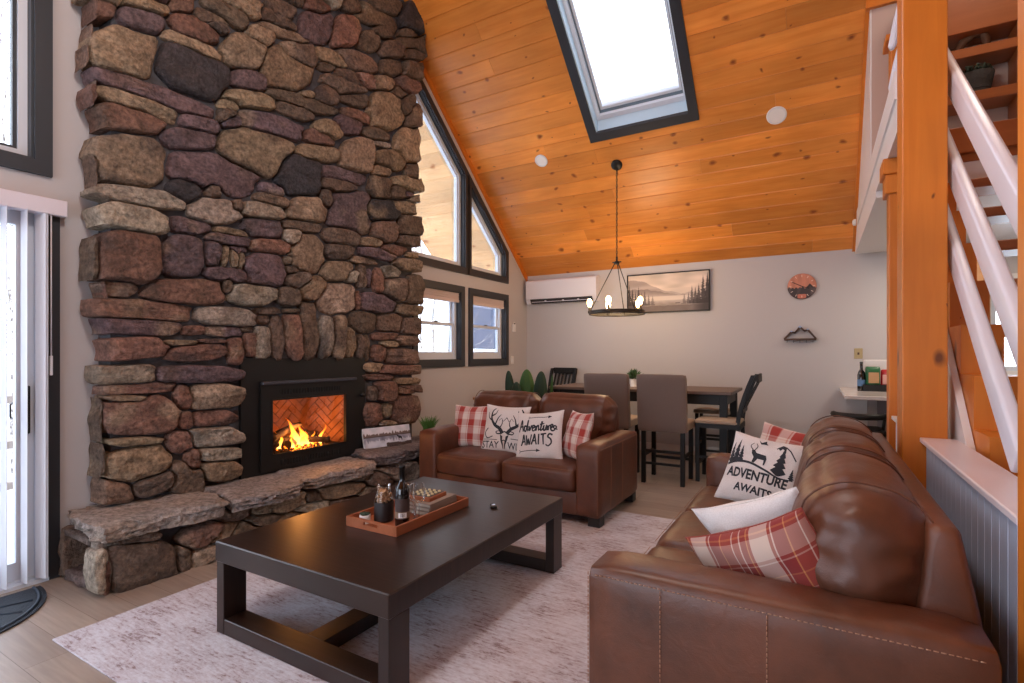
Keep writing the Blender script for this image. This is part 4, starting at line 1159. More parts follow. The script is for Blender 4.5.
# ------------------------------------------------------------------ leather sofas   local frame: length along X, front faces -Y, back +Y
def sofa(name, label, L_, D, nseat, seed, loc, rz, backs=None, thick=.27):
    t = thing(name, label, 'sofa', loc, rz)
    ov = .07
    aw = .21; H2 = L_/2; ah = .64; fz = .07
    # base
    o = box('base', M_leather, t, -H2+aw-.01, H2-aw+.01, .025, D-.05, fz, .255, bev=.012, seg=3); soften(o)
    for s in (-1, 1):
        xa, xb = sorted((s*H2, s*(H2-aw)))
        # arm with a gently sloped padded top
        bm = bmesh.new(); bmesh.ops.create_cube(bm, size=2)
        bmesh.ops.subdivide_edges(bm, edges=bm.edges[:], cuts=12, use_grid_fill=True)
        for v in bm.verts:
            q = v.co.copy(); x = (xa+xb)/2+q.x*(aw/2); y = D/2+q.y*D/2; z = (fz+ah)/2+q.z*(ah-fz)/2
            rr = .03
            # rounding
            d = Vector((q.x*aw/2, q.y*D/2, q.z*(ah-fz)/2)); h = Vector((aw/2, D/2, (ah-fz)/2))
            inn = Vector([max(-hh+rr, min(hh-rr, dd)) for dd, hh in zip(d, h)]); e = d-inn
            if e.length > 1e-9: e = e.normalized()*rr
            r = inn+e
            pz = max(0, 1-q.x*q.x)*max(0, 1-q.y**6)
            if q.z > .9: r.z += .018*pz
            r.x += s*.008*max(0, 1-q.y*q.y)*max(0, 1-q.z*q.z)
            r += Vector((0, 0, noise.noise(Vector((x*5, y*5, seed)))*.006))
            v.co = Vector(((xa+xb)/2, D/2, (fz+ah)/2))+r
        for f in bm.faces: f.smooth = True
        arm = to_obj(bm, 'arm', M_leather, t)
        xo = s*H2; e_ = s*.004
        stitch('stitching', [(xo+e_-s*.006, .03, ah-.028), (xo+e_-s*.006, D-.03, ah-.028)], arm)
        for yy in (D*.235, D*.52):
            stitch('stitching', [(xo+e_+s*.004, yy, ah-.03), (xo+e_+s*.0045, yy, .33), (xo+e_, yy, .10)], arm)
        stitch('stitching', [(s*(H2-.02), -.002, ah-.03), (s*(H2-.02), -.002, .1)], arm)
    # back frame (slanted)
    b = MB(); b.prism([(D-.16, .22), (D, .22), (D-.0, .62), (D-.05, .885), (D-.12, .885), (D-.16, .5)], 'x', -H2+aw-.03, H2-aw+.03)
    bmesh.ops.bevel(b.bm, geom=b.bm.edges[:], offset=.02, segments=3, affect='EDGES', profile=.5)
    soften(b.build('back_frame', M_leather, t))
    # seats
    inner = L_-2*aw; sw = inner/nseat
    for k in range(nseat):
        x0 = -inner/2+k*sw
        c = soft('seat_cushion', M_leather, t, x0+.003, x0+sw-.003, -.01, D-.30, .25, .445, n=18, p=7, puff=(0, .010, .026), wr=.006, seed=seed+k)
        stitch('stitching', [(x0+.04, -.012, .435), (x0+sw-.04, -.012, .435)], c, r=.0014)
    # back cushions
    nb = backs or nseat; bwid = (inner-.01)/nb
    def spread(x, z):      # the end cushions swell over the arms
        w_ = inner/2; k = max(0, min(1, (z-.17)/.10)); k = k*k*(3-2*k)
        f = max(0, (abs(x)-(w_-bwid*.8))/(bwid*.8))
        return x+math.copysign(ov*k*min(1, f*1.2), x)
    for k in range(nb):
        x0 = -(inner-.01)/2+k*bwid
        T_, HH = thick, .575
        bm = softbox(x0+.002, x0+bwid-.002, 0, T_, 0, HH, n=24, p=3.6, puff=(.012, .03, .02), wr=.010, seed=seed+9+k)
        for v in bm.verts:                         # wrinkles gathered at the ends, slight slump
            xx = (v.co.x-x0)/bwid*2-1
            edge = max(0, abs(xx)-.66)/.34
            v.co.y += .012*edge*math.sin(v.co.z*60+5*noise.noise(v.co*5))
            v.co.z += .010*edge*math.sin(v.co.y*46+4*noise.noise(v.co*4))
            v.co += Vector((0, noise.noise(Vector((v.co.x*16, v.co.z*5, seed)))*.010, 0))
        for v in bm.verts: v.co.x = spread(v.co.x, v.co.z)
        Mx = Matrix.Translation((0, D-.17-T_, .425)) @ Matrix.Rotation(-.17, 4, 'X')
        bm.transform(Mx)
        c = to_obj(bm, 'back_cushion', M_leather, t)
        for ex in (x0+.07, x0+bwid-.07):
            b = MB(); pts = []
            rad = min(T_/2*(2/3.6)*1.6, T_/2*.98)
            for q in range(48):
                a = 2*PI*q/48
                ca, sa = math.cos(a), math.sin(a)
                # rounded rectangle section
                hx, hz = T_/2-rad, HH/2-rad
                yy = T_/2+max(-hx, min(hx, ca*9))+ca*(rad+.013); zz = HH/2+(hz if sa > 0 else -hz)*min(1, abs(sa)*3)+sa*(rad+.010)
                pts.append(Mx @ Vector((spread(ex, zz), yy, zz)))
            b.tube(pts, .0035, 6, closed=True)
            b.build('piping', M_leather, c)
    for (x, y) in ((-H2+.06, .08), (H2-.06, .08), (-H2+.06, D-.1), (H2-.06, D-.1)):
        b = MB(); b.prism([(x-.05, y-.05), (x+.05, y-.05), (x+.05, y+.05), (x-.05, y+.05)], 'z', 0, fz+.01); b.build('foot', M_feet, t)
    return t
sofa('sofa', 'brown leather loveseat by the hearth facing the coffee table with four pillows', 1.83, 1.02, 2, 3, (-2.385, 3.87, .012), 0)
sofa('sofa', 'long brown leather sofa against the half wall, stitched arm nearest the camera', 2.42, 1.08, 3, 21, (-.69, 2.90, .012), -PI/2, thick=.34)

# ------------------------------------------------------------------ throw pillows
def plaid_mat(name, cols, period, dark=(150, 44, 40)):
    m = bpy.data.materials.new(name); m.use_nodes = True
    nt = m.node_tree; b = nt.nodes['Principled BSDF']; L = nt.links.new
    b.inputs['Roughness'].default_value = .92; b.inputs['Sheen Weight'].default_value = .15
    uv = nt.nodes.new('ShaderNodeAttribute'); uv.attribute_name = 'ab'
    sp = nt.nodes.new('ShaderNodeSeparateXYZ'); L(uv.outputs['Vector'], sp.inputs[0])
    def band(inp):
        mu = nt.nodes.new('ShaderNodeMath'); mu.operation = 'MULTIPLY'; mu.inputs[1].default_value = period; L(inp, mu.inputs[0])
        fr = nt.nodes.new('ShaderNodeMath'); fr.operation = 'FRACT'; L(mu.outputs[0], fr.inputs[0])
        r = nt.nodes.new('ShaderNodeValToRGB'); r.color_ramp.interpolation = 'CONSTANT'
        e = r.color_ramp.elements
        e[0].position = 0; e[0].color = (*lin(cols[0][1]), 1); e[1].position = cols[1][0]; e[1].color = (*lin(cols[1][1]), 1)
        for p, c in cols[2:]:
            x = e.new(p); x.color = (*lin(c), 1)
        L(fr.outputs[0], r.inputs[0]); return r.outputs[0]
    a, c = band(sp.outputs[0]), band(sp.outputs[1])
    mx = nt.nodes.new('ShaderNodeMix'); mx.data_type = 'RGBA'; mx.inputs[0].default_value = .5
    L(a, mx.inputs[6]); L(c, mx.inputs[7])
    mu = nt.nodes.new('ShaderNodeMix'); mu.data_type = 'RGBA'; mu.blend_type = 'MULTIPLY'; mu.inputs[0].default_value = .45
    L(a, mu.inputs[6]); L(c, mu.inputs[7])
    m2 = nt.nodes.new('ShaderNodeMix'); m2.data_type = 'RGBA'; m2.inputs[0].default_value = .5
    L(mx.outputs[2], m2.inputs[6]); L(mu.outputs[2], m2.inputs[7]); L(m2.outputs[2], b.inputs['Base Color'])
    tc = nt.nodes.new('ShaderNodeTexCoord'); n = nt.nodes.new('ShaderNodeTexNoise'); n.inputs['Scale'].default_value = 300; L(tc.outputs['Object'], n.inputs['Vector'])
    bp = nt.nodes.new('ShaderNodeBump'); bp.inputs['Strength'].default_value = .2; bp.inputs['Distance'].default_value = .002; L(n.outputs['Fac'], bp.inputs['Height']); L(bp.outputs[0], b.inputs['Normal'])
    return m
W_ = (226, 214, 208); RD = (170, 62, 54); RD2 = (140, 44, 42); PK = (206, 160, 148); OR = (196, 132, 84)
M_plaid1 = plaid_mat('red_white_plaid', [(0, W_), (.36, PK), (.42, W_), (.5, RD), (.92, PK), (.96, W_)], 3.0)
W2_ = (206, 186, 174); RD3 = (150, 62, 50)
M_plaid2 = plaid_mat('rust_plaid', [(0, RD3), (.07, W2_), (.085, RD3), (.26, OR), (.28, RD2), (.46, W2_), (.48, RD3), (.52, W2_), (.80, RD3), (.84, OR), (.86, RD2), (.95, W2_), (.97, RD3)], 1.9)

class Pillow:
    def __init__(s, w, T, seed=0, crease=.0):
        s.w, s.T, s.seed, s.crease = w, T, seed, crease
    def P(s, a, b, side=1, lift=0):
        w = s.w/2
        X = w*a*(1-.085*(1-b*b)*abs(a)); Y = w*b*(1-.085*(1-a*a)*abs(b))
        k = max(0, (1-a*a)*(1-b*b))**.42
        Z = s.T*k*side
        n = noise.noise(Vector((a*2.2+s.seed, b*2.2, side)))*.016*min(1, k*1.6)
        # radial gathers near the corners
        g = math.sin(math.atan2(b, a)*4*3)*.0035*max(0, abs(a*b)-.15)
        Z += n+g*side+s.crease*math.exp(-((a*.9-b*.15)/.18)**2)*-side*k*.5
        return Vector((X, Y, Z+lift*side))
    def build(s, name, m, loc, yaw, tilt, roll=0, n=40):
        bm = bmesh.new(); lay = bm.verts.layers.float_vector.new('ab')
        G = {}
        for side in (1, -1):
            for i in range(n+1):
                for j in range(n+1):
                    a = math.sin((i/n*2-1)*PI/2); b = math.sin((j/n*2-1)*PI/2)
                    if side == -1 and (i in (0, n) or j in (0, n)):
                        G[side, i, j] = G[1, i, j]; continue
                    v = bm.verts.new(s.P(a, b, side)); v[lay] = (a*.5+.5, b*.5+.5, 0); G[side, i, j] = v
            for i in range(n):
                for j in range(n):
                    q = [G[side, i, j], G[side, i+1, j], G[side, i+1, j+1], G[side, i, j+1]]
                    bm.faces.new(q if side == 1 else q[::-1]).smooth = True
        o = to_obj(bm, name, m, None)
        s.o = o
        o.matrix_world = Matrix.Translation(loc) @ Matrix.Rotation(yaw, 4, 'Z') @ Matrix.Rotation(PI/2-tilt, 4, 'X') @ Matrix.Rotation(roll, 4, 'Z')
        # welt seam
        b = MB(); pts = []
        for k in range(80):
            t = k/80*4; e = int(t); f = (t-e)*2-1
            a, c = [(f, -1), (1, f), (-f, 1), (-1, -f)][e]
            pts.append(s.P(a, c))
        b.tube(pts, .003, 6, closed=True); s.seam = b.build('seam', m, o)
        return o
    # artwork helpers in (a,b) space, -1..1
    def poly(s, bm, pts, lift=.0022):
        tris = tessellate_polygon([[Vector((p[0], p[1], 0)) for p in pts]])
        vs = [bm.verts.new((p[0], p[1], 0)) for p in pts]
        for t in tris:
            try: bm.faces.new([vs[i] for i in t])
            except ValueError: pass
    def stroke(s, bm, pts, w0, w1=None, smooth=True):
        pts = [Vector((p[0], p[1])) for p in pts]
        if smooth and len(pts) > 2:
            q = []
            for i in range(len(pts)-1):
                p0 = pts[max(0, i-1)]; p1 = pts[i]; p2 = pts[i+1]; p3 = pts[min(len(pts)-1, i+2)]
                for k in range(5):
                    t = k/5; q.append(.5*((2*p1)+(p2-p0)*t+(2*p0-5*p1+4*p2-p3)*t*t+(3*p1-p0-3*p2+p3)*t**3))
            q.append(pts[-1]); pts = q
        n = len(pts); w1 = w0 if w1 is None else w1; L_ = R_ = None
        for i, p in enumerate(pts):
            t = (pts[min(n-1, i+1)]-pts[max(0, i-1)]); t = t.normalized() if t.length > 0 else Vector((1, 0))
            nn = Vector((-t.y, t.x)); w_ = (w0+(w1-w0)*i/(n-1))/2
            a = bm.verts.new((*(p+nn*w_), 0)); b = bm.verts.new((*(p-nn*w_), 0))
            if L_: bm.faces.new([L_, R_, b, a])
            L_, R_ = a, b
    def text(s, bm, txt, x, y, size, shear=0, rot=0, bold=.0, sx=1, align='CENTER'):
        cu = bpy.data.curves.new('t', 'FONT'); cu.body = txt; cu.size = 1; cu.align_x = align; cu.offset = bold; cu.shear = shear; cu.resolution_u = 3
        ob = bpy.data.objects.new('t', cu); me = ob.to_mesh()
        c_, s_ = math.cos(rot), math.sin(rot)
        vs = []
        for v in me.vertices:
            px, py = v.co.x*size*sx, v.co.y*size
            vs.append(bm.verts.new((x+px*c_-py*s_, y+px*s_+py*c_, 0)))
        for f in me.polygons:
            try: bm.faces.new([vs[i] for i in f.vertices])
            except ValueError: pass
        ob.to_mesh_clear(); bpy.data.objects.remove(ob); bpy.data.curves.remove(cu)
    def finish(s, bm, name, m=None):
        bmesh.ops.triangulate(bm, faces=bm.faces[:])
        for _ in range(6):
            es = [e for e in bm.edges if e.calc_length() > .09]
            if not es: break
            bmesh.ops.subdivide_edges(bm, edges=es, cuts=1); bmesh.ops.triangulate(bm, faces=bm.faces[:])
        for v in bm.verts:
            a, b = max(-.995, min(.995, v.co.x)), max(-.995, min(.995, v.co.y))
            v.co = s.P(a, b, 1, .0022)
        for f in bm.faces:
            if f.normal.z < 0: f.normal_flip()
        bm.normal_update()
        return to_obj(bm, name, m or M_ink, s.o)

# loveseat pillows
p = Pillow(.43, .075, 1); o = p.build('throw_pillow', M_plaid1, (-3.00, 4.33, .655), .08, .28, .02)
tag(o, 'red and white plaid pillow at the left end of the loveseat', 'pillow')
p = Pillow(.46, .075, 2); o = p.build('throw_pillow', M_linen, (-2.56, 4.26, .665), .12, .30, -.02)
tag(o, 'white pillow printed with a stag skull and antlers on the loveseat', 'pillow')
bm = bmesh.new()
p.stroke(bm, [(.02, -.20), (.12, -.14), (.22, -.20)], .05)
p.stroke(bm, [(.04, -.56), (.12, -.50), (.20, -.56)], .04)
for s_ in (-1, 1):
    m_ = lambda pts: [(s_*x+.12, y) for x, y in pts]
    p.stroke(bm, m_([(.10, -.22), (.26, -.02), (.52, .12), (.72, .38), (.70, .68), (.58, .86)]), .17, .04)
    p.stroke(bm, m_([(.50, .10), (.40, .38), (.26, .58)]), .08, .02)
    p.stroke(bm, m_([(.66, .28), (.86, .42), (.92, .66)]), .07, .02)
    p.stroke(bm, m_([(.72, .5), (.52, .60), (.46, .80)]), .07, .02)
    p.stroke(bm, m_([(.26, -.02), (.16, .18), (.18, .36)]), .06, .02)
    p.stroke(bm, m_([(.12, -.22), (.34, -.24), (.40, -.16), (.26, -.12)]), .06, .03)
    p.stroke(bm, m_([(.0, .46), (.12, .28), (.22, .42), (.34, .30)]), .03, .02, False)
    p.poly(bm, m_([(.20, -.26), (.16, -.50), (.08, -.72), (.05, -.88), (.02, -.88), (.03, -.66), (.07, -.50), (.08, -.34)]))
p.stroke(bm, [(-.72, -.02), (-.86, -.22), (-.70, -.44), (-.42, -.36)], .05, .04)
p.text(bm, 'STAY', -.52, -.86, .42, bold=.01, sx=.85); p.text(bm, 'WILD', .70, -.86, .42, bold=.01, sx=.75)
p.stroke(bm, [(-.88, -.50), (-.20, -.50)], .025); p.stroke(bm, [(.42, -.42), (.9, -.42)], .03)
p.finish(bm, 'stag_print')
p = Pillow(.45, .07, 5); o = p.build('throw_pillow', M_linen, (-2.14, 4.15, .650), .05, .38, .12)
tag(o, 'white pillow with black script lettering and arrows on the loveseat', 'pillow')
bm = bmesh.new()
def cursive(x, y, k, lines, w_):
    for pts in lines: p.stroke(bm, [(x+a*k, y+b*k) for a, b in pts], w_, w_*.6)
cur = [  # "Adventure" drawn as joined strokes
 [(0, 0), (.18, .5), (.34, 1.0), (.40, .5), (.46, 0)], [(.08, .35), (.3, .42), (.5, .40)],
 [(.80, .42), (.62, .46), (.58, .12), (.74, .02), (.84, .4), (.92, 1.05), (.90, .3), (.96, .02), (1.06, .2)],
 [(1.04, .45), (1.14, .05), (1.28, .46), (1.34, .42)],
 [(1.36, .22), (1.56, .32), (1.52, .48), (1.38, .40), (1.40, .06), (1.54, .0), (1.68, .2)],
 [(1.70, .45), (1.72, .0), (1.76, .32), (1.90, .46), (1.96, .02), (2.06, .15)],
 [(2.20, .85), (2.14, .1), (2.24, 0), (2.34, .2)], [(2.02, .55), (2.42, .62)],
 [(2.40, .45), (2.40, .06), (2.54, .02), (2.66, .45), (2.66, .05), (2.76, .1)],
 [(2.80, .42), (2.80, 0), (2.84, .32), (2.98, .46)],
 [(3.02, .22), (3.20, .32), (3.16, .48), (3.02, .40), (3.04, .06), (3.2, -.02), (3.38, .1), (3.5, .3), (3.34, .4), (3.28, .2), (3.6, .1)]]
cursive(-.86, .14, .48, cur, .080)
for a in [[(0, 0), (.14, .5), (.24, 1), (.34, .5), (.42, 0)], [(.06, .35), (.40, .38)],
          [(.50, .95), (.60, 0), (.72, .6), (.84, 0), (1.0, 1.0)], [(1.02, 0), (1.18, .55), (1.26, 1), (1.36, .5), (1.44, 0)], [(1.08, .35), (1.42, .38)],
          [(1.66, 1), (1.60, 0)], [(2.04, .95), (2.0, 0)], [(1.82, .92), (2.28, 1.02)],
          [(2.78, .92), (2.52, 1.0), (2.42, .72), (2.66, .5), (2.72, .12), (2.44, -.15), (2.2, .0)]]:
    p.stroke(bm, [(-.72+x*.50, -.42+y*.42) for x, y in a], .074, .055)
for (x0, x1, y_) in ((-.35, .45, .74), (-.72, .0, -.66)):
    p.stroke(bm, [(x0, y_), (x1, y_+.0)], .03, .03, False)
    p.poly(bm, [(x1-.02, y_-.07), (x1+.14, y_), (x1-.02, y_+.07)])
    p.stroke(bm, [(x0-.08, y_+.05), (x0+.02, y_), (x0-.08, y_-.05)], .03, .03, False)
p.finish(bm, 'script_print')
p = Pillow(.42, .075, 8); o = p.build('throw_pillow', M_plaid1, (-1.80, 4.20, .675), -.75, .28, .05)
tag(o, 'red and white plaid pillow turned inward against the right arm of the loveseat', 'pillow')

# sofa pillows
p = Pillow(.47, .07, 11); o = p.build('throw_pillow', M_plaid1, (-.17, 3.76, .68), -.42, .42, -.12)
tag(o, 'red plaid pillow mostly hidden behind the printed forest pillow on the long sofa', 'pillow')
p = Pillow(.44, .075, 12); o = p.build('throw_pillow', M_linen, (-.29, 3.42, .678), -.26, .50, -.11)
tag(o, 'white pillow printed with pine forest, elk and block lettering on the long sofa', 'pillow')
bm = bmesh.new()
p.text(bm, 'ADVENTURE', .0, -.34, .36, bold=.035, sx=.80); p.text(bm, 'AWAITS', .02, -.72, .31, bold=.035, sx=.86)
p.stroke(bm, [(-.92, -.02), (-.6, .10), (-.2, .10), (.2, .0), (.55, -.10), (.92, -.06)], .09, .03)
def tree(cx, y0, h, w_):
    pts = [(cx-w_*.08, y0)]
    n = 5
    for k in range(n): 
        f = 1-k/n; pts += [(cx-w_*f/2, y0+h*(.12+.85*k/n)), (cx-w_*f*.22, y0+h*(.12+.85*(k+.8)/n))]
    pts += [(cx, y0+h)]
    for k in reversed(range(n)):
        f = 1-k/n; pts += [(cx+w_*f*.22, y0+h*(.12+.85*(k+.8)/n)), (cx+w_*f/2, y0+h*(.12+.85*k/n))]
    pts.append((cx+w_*.08, y0)); return pts
for a in ((-.86, .04, .62, .24), (-.70, .06, .72, .24), (-.56, .10, .5, .2), (.52, -.06, .86, .40), (.86, -.06, .3, .16)): p.poly(bm, tree(*a))
p.poly(bm, [(-.20, .14), (-.20, .30), (-.28, .40), (-.30, .50), (-.22, .52), (-.16, .44), (.12, .40), (.16, .30), (.14, .12), (.10, .12), (.09, .26), (-.08, .27), (-.13, .13), (-.16, .13)])
p.stroke(bm, [(-.26, .50), (-.36, .62), (-.30, .74)], .03, .015); p.stroke(bm, [(-.23, .50), (-.18, .64), (-.24, .74)], .03, .015)
p.poly(bm, [(-.22, .88), (-.12, .80), (-.02, .90), (.0, .82), (.06, .76), (-.04, .76), (-.12, .74)])
p.stroke(bm, [(.30, .70), (.42, .84), (.52, .80), (.66, .70), (.86, .46)], .04, .03, False)
p.poly(bm, [(.34, .72), (.44, .84), (.56, .78), (.50, .70), (.44, .74), (.40, .66)])
p.finish(bm, 'forest_print')
p = Pillow(.46, .075, 15); o = p.build('throw_pillow', M_linen, (-.14, 2.24, .645), -.2+PI, .50, -.46)
tag(o, 'off-white pillow lying between the two standing pillows of the long sofa', 'pillow')
p = Pillow(.50, .085, 17); o = p.build('throw_pillow', M_plaid2, (-.105, 2.00, .585), PI-.30, .36, -.50)
tag(o, 'rust and cream tartan pillow nearest the camera, behind the stitched sofa arm', 'pillow')

# ------------------------------------------------------------------ tray and its contents on the coffee table
TZ = .461
tr = thing('serving_tray', 'shallow orange-brown wooden tray on the coffee table', 'tray', (-2.005, 2.29, TZ))
M_tray = pine_mat('tray_wood', (140, 76, 44), (164, 94, 58), (80, 40, 24), 'y', .45, kscale=1, kth=.01)
box('tray_floor', M_tray, tr, -.17, .17, -.30, .30, 0, .010)
b = MB(); b.box(-.18, -.168, -.315, .315, 0, .052, bev=.002); box
b.build('side', M_tray, tr)
b = MB(); b.box(.168, .18, -.315, .315, 0, .052, bev=.002); b.build('side', M_tray, tr)
for s in (-1, 1):
    b = MB(); y0, y1 = sorted((s*.315, s*.303))
    b.prism(rect(-.168, .168, 0, .052), 'y', y0, y1, [rect(-.05, .05, .024, .040)]); b.build('end', M_tray, tr)
def lathe_obj(name, prof, m, loc, label=None, cat=None, parent=None, n=24):
    b = MB(); b.lathe(prof, n=n); o = b.build(name, m, parent)
    o.location = loc
    if label: tag(o, label, cat)
    return o
TI = TZ+.0105
wb = lathe_obj('wine_bottle', [(0, .002), (.034, 0), (.038, .006), (.038, .185), (.034, .205), (.020, .228), (.0145, .245), (.0140, .305), (.0165, .306), (.0165, .318), (.013, .320), (0, .320)], M_glasspot, (-1.90, 2.10, TI), 'dark wine bottle with a black and cream label in the tray', 'bottle')
b = MB(); b.lathe([(.0388, .045), (.0388, .150)], n=28); b.build('label', mat('bottle_label', (62, 44, 40), .6), wb)
b = MB(); b.lathe([(.0392, .048), (.0392, .082)], n=28); lb = b.build('label_foot', mat('label_cream', (120, 96, 76), .6), wb)
b = MB()
fd = math.atan2(-2.10, 1.90)
b.lathe([(.0396, .052), (.0396, .078)], n=28)
bmt = b.bm; dl = [f for f in bmt.faces if math.cos(math.atan2(f.calc_center_median().y, f.calc_center_median().x)-fd-.05) < .90]
bmesh.ops.delete(bmt, geom=dl, context='FACES'); b.build('barcode_patch', M_white, wb)
b = MB()
for k, w_ in enumerate((1, 2, 1, 1, 3, 1, 2, 1, 1, 2)):
    a = fd+.05-.32+k*.070; r = .0400
    a2 = a+.018*w_
    b.quad(*[(r*math.cos(q), r*math.sin(q), z) for q, z in ((a, .056), (a2, .056), (a2, .075), (a, .075))])
b.build('barcode', M_black, wb)
b = MB(); b.lathe([(.0146, .248), (.0146, .305), (.0172, .3055), (.0172, .3185), (.013, .3212), (0, .3215)], n=20); b.build('capsule', M_black, wb)
jar = lathe_obj('glass_jar', [(0, .001), (.044, 0), (.050, .008), (.050, .105), (.046, .135), (.034, .158), (.034, .188), (.036, .189), (.036, .195)], M_clear, (-2.045, 2.115, TI), 'clear glass jar of corks with a dark sleeve round its lower half in the tray', 'jar')
b = MB()
pr_ = [(.0515, .005)]
for k in range(9): pr_ += [(.0535, .010+k*.011), (.0515, .0155+k*.011)]
b.lathe(pr_+[(.0515, .108)]); b.build('sleeve', mat('dark_sleeve', (34, 24, 24), .5), jar)
b = MB()
for k in range(46):
    a, r, z = random.uniform(0, 6.28), random.uniform(0, .036), random.uniform(.10, .165)
    if z > .14: r *= .6
    Mx = Matrix.Translation((r*math.cos(a), r*math.sin(a), z)) @ Matrix.Rotation(random.uniform(0, 3), 4, (1, random.random(), random.random()))
    b.lathe([(0, -.012), (.0075, -.012), (.0075, .012), (0, .012)], n=8, M=Mx)
ck = b.build('corks', mat('cork', (196, 150, 110), .85), jar); ck['kind'] = 'stuff'
sp_ = lathe_obj('succulent_pot', [(0, 0), (.026, 0), (.030, .04), (.029, .045), (.025, .045), (.024, .036), (0, .036)], M_white, (-2.105, 2.035, TI), 'tiny white pot with a dark succulent at the tray corner', 'potted plant')
b = MB()
for k in range(26):
    a = k*2.4; r = .004+.022*(k/26)
    b.tube([(r*.4*math.cos(a), r*.4*math.sin(a), .036), (r*math.cos(a), r*math.sin(a), .052), (r*1.25*math.cos(a), r*1.25*math.sin(a), .058-.006*k/26)], [.004, .006, .001], 6)
b.build('leaves', mat('succulent_leaf', (40, 62, 46), .6), sp_)
def wineglass(x, y, label):
    t = lathe_obj('wine_glass', [(0, .002), (.030, 0), (.032, .003), (.006, .010), (.0035, .03), (.0035, .075), (.010, .088), (.030, .105), (.037, .135), (.035, .165), (.029, .195)], M_clear, (x, y, TI), label, 'wine glass')
    return t
for (x, y, l) in ((-1.90, 2.235, 'stemmed wine glass standing just behind the wine bottle'),):
    wineglass(x, y, l)
# upside-down stemless tumbler and second glass
g2 = lathe_obj('wine_glass', [(.030, 0), (.036, .03), (.037, .06), (.028, .085), (.010, .102), (.0035, .115), (.0035, .165), (.006, .180), (.031, .187), (.031, .189), (0, .189)], M_clear, (-1.965, 2.235, TI), 'wine glass turned upside down beside the jar', 'wine glass')
# books and game board
M_bookcover = mat('grey_cover', (150, 136, 126), .7); M_page = mat('book_pages', (206, 196, 182), .8)
bz = TI
for k, (w_, d_, h_, lab) in enumerate(((.20, .27, .022, 'grey hardback at the bottom of the book stack in the tray'), (.195, .265, .020, 'grey hardback in the middle of the book stack in the tray'), (.19, .26, .020, 'grey hardback on top of the book stack under the game box'))):
    bo = thing('hardback_book', lab, 'book', (-1.985+.004*k, 2.43, bz), .02*k)
    b = MB(); b.box(-w_/2, w_/2, -d_/2, d_/2, 0, .003); b.box(-w_/2, w_/2, -d_/2, d_/2, h_-.003, h_); b.box(w_/2-.003, w_/2, -d_/2, d_/2, 0, h_); b.build('cover', M_bookcover, bo)
    box('pages', M_page, bo, -w_/2+.005, w_/2-.004, -d_/2+.005, d_/2-.005, .003, h_-.003)
    bz += h_+.0005
gb = thing('game_box', 'wooden tabletop game box with rows of pale pegs on the book stack', 'game', (-2.0, 2.42, bz), .06)
box('case', M_tray, gb, -.085, .085, -.085, .085, 0, .024, bev=.002)
box('board', mat('dark_board', (44, 30, 26), .5), gb, -.075, .075, -.075, .075, .024, .0255)
for i in range(4):
    for j in range(4):
        b = MB(); b.lathe([(0, 0), (.009, 0), (.009, .006), (.006, .009), (0, .009)], c=(-.054+i*.036, -.054+j*.036, .0257), n=12)
        b.build('peg', mat('peg_%d' % (i*4+j), (206, 196, 160), .4) if (i, j) == (0, 0) else bpy.data.materials['peg_0'], gb)
# remote / key fob on the table
rm = thing('key_fob', 'small black and silver key fob lying alone on the coffee table', 'key fob', (-1.683, 2.66, TZ), .7)
box('case', M_blackmetal, rm, -.018, .018, -.034, .034, 0, .014, bev=.005, seg=3)
box('button', M_chrome, rm, -.010, .010, -.012, .012, .0135, .0155, bev=.001)
b = MB(); b.tube([(.012*math.cos(a*.524), .036+.012+.012*math.sin(a*.524), .004) for a in range(12)], .0016, 6, closed=True); b.build('ring', M_chrome, rm)

# ------------------------------------------------------------------ things on the hearth
hp = thing('landscape_print', 'small panoramic lake and elk print leaning on the hearth beside the fireplace', 'picture', (-3.755, 3.95, .447), -.262)
Mx = Matrix.Rotation(-.28, 4, 'Y')
def lake(u, v):
    n = noise.noise(Vector((u*9, v*3, 2))); n2 = noise.noise(Vector((u*30, 1, 0)))
    sky = (200, 200, 210)
    if v > .55:
        if v < .55+.20*(.6+n2*.8): return (104, 88, 84)
        return (min(255, 206+30*n), 204+20*n, 212+20*n)
    if v > .50: return (70, 58, 58)
    refl = .5-.28*(.6+n2*.8)
    if v > refl and v > .18: return (140+40*n, 142+40*n, 158+40*n)
    if v < .16+.05*n and u > .45: return (66, 52, 50)
    return (190+30*n, 192+30*n, 204+30*n)
W2, H_ = .54, .20
o = colour_grid('picture_face', 140, 50, lake, lambda u, v: Mx @ Vector((.012, -W2/2+W2*u, H_*v)), M_print, hp)
b = MB(); b.box(-.012, .0115, -W2/2, W2/2, 0, H_, M=Mx); b.build('panel', M_white, hp)
b = MB(); q = [(0, .0), (.0, .035), (-.012, .042), (-.018, .06), (-.006, .056), (.03, .044), (.044, .03), (.042, 0), (.036, 0), (.034, .02), (.01, .022), (.006, 0)]
b.prism([(.12+y, .045+z) for y, z in q], 'x', .0125, .014); bmesh.ops.transform(b.bm, matrix=Mx, verts=b.bm.verts); b.build('elk', M_ink, hp)
gp = lathe_obj('grass_pot', [(0, 0), (.055, 0), (.068, .10), (.066, .11), (.058, .11), (.056, .09), (0, .09)], mat('brown_pot', (82, 60, 50), .8, bump=(60, .5)), (-3.66, 4.46, .446), 'small pot of bright green grass on the far end of the hearth', 'potted plant')
b = MB()
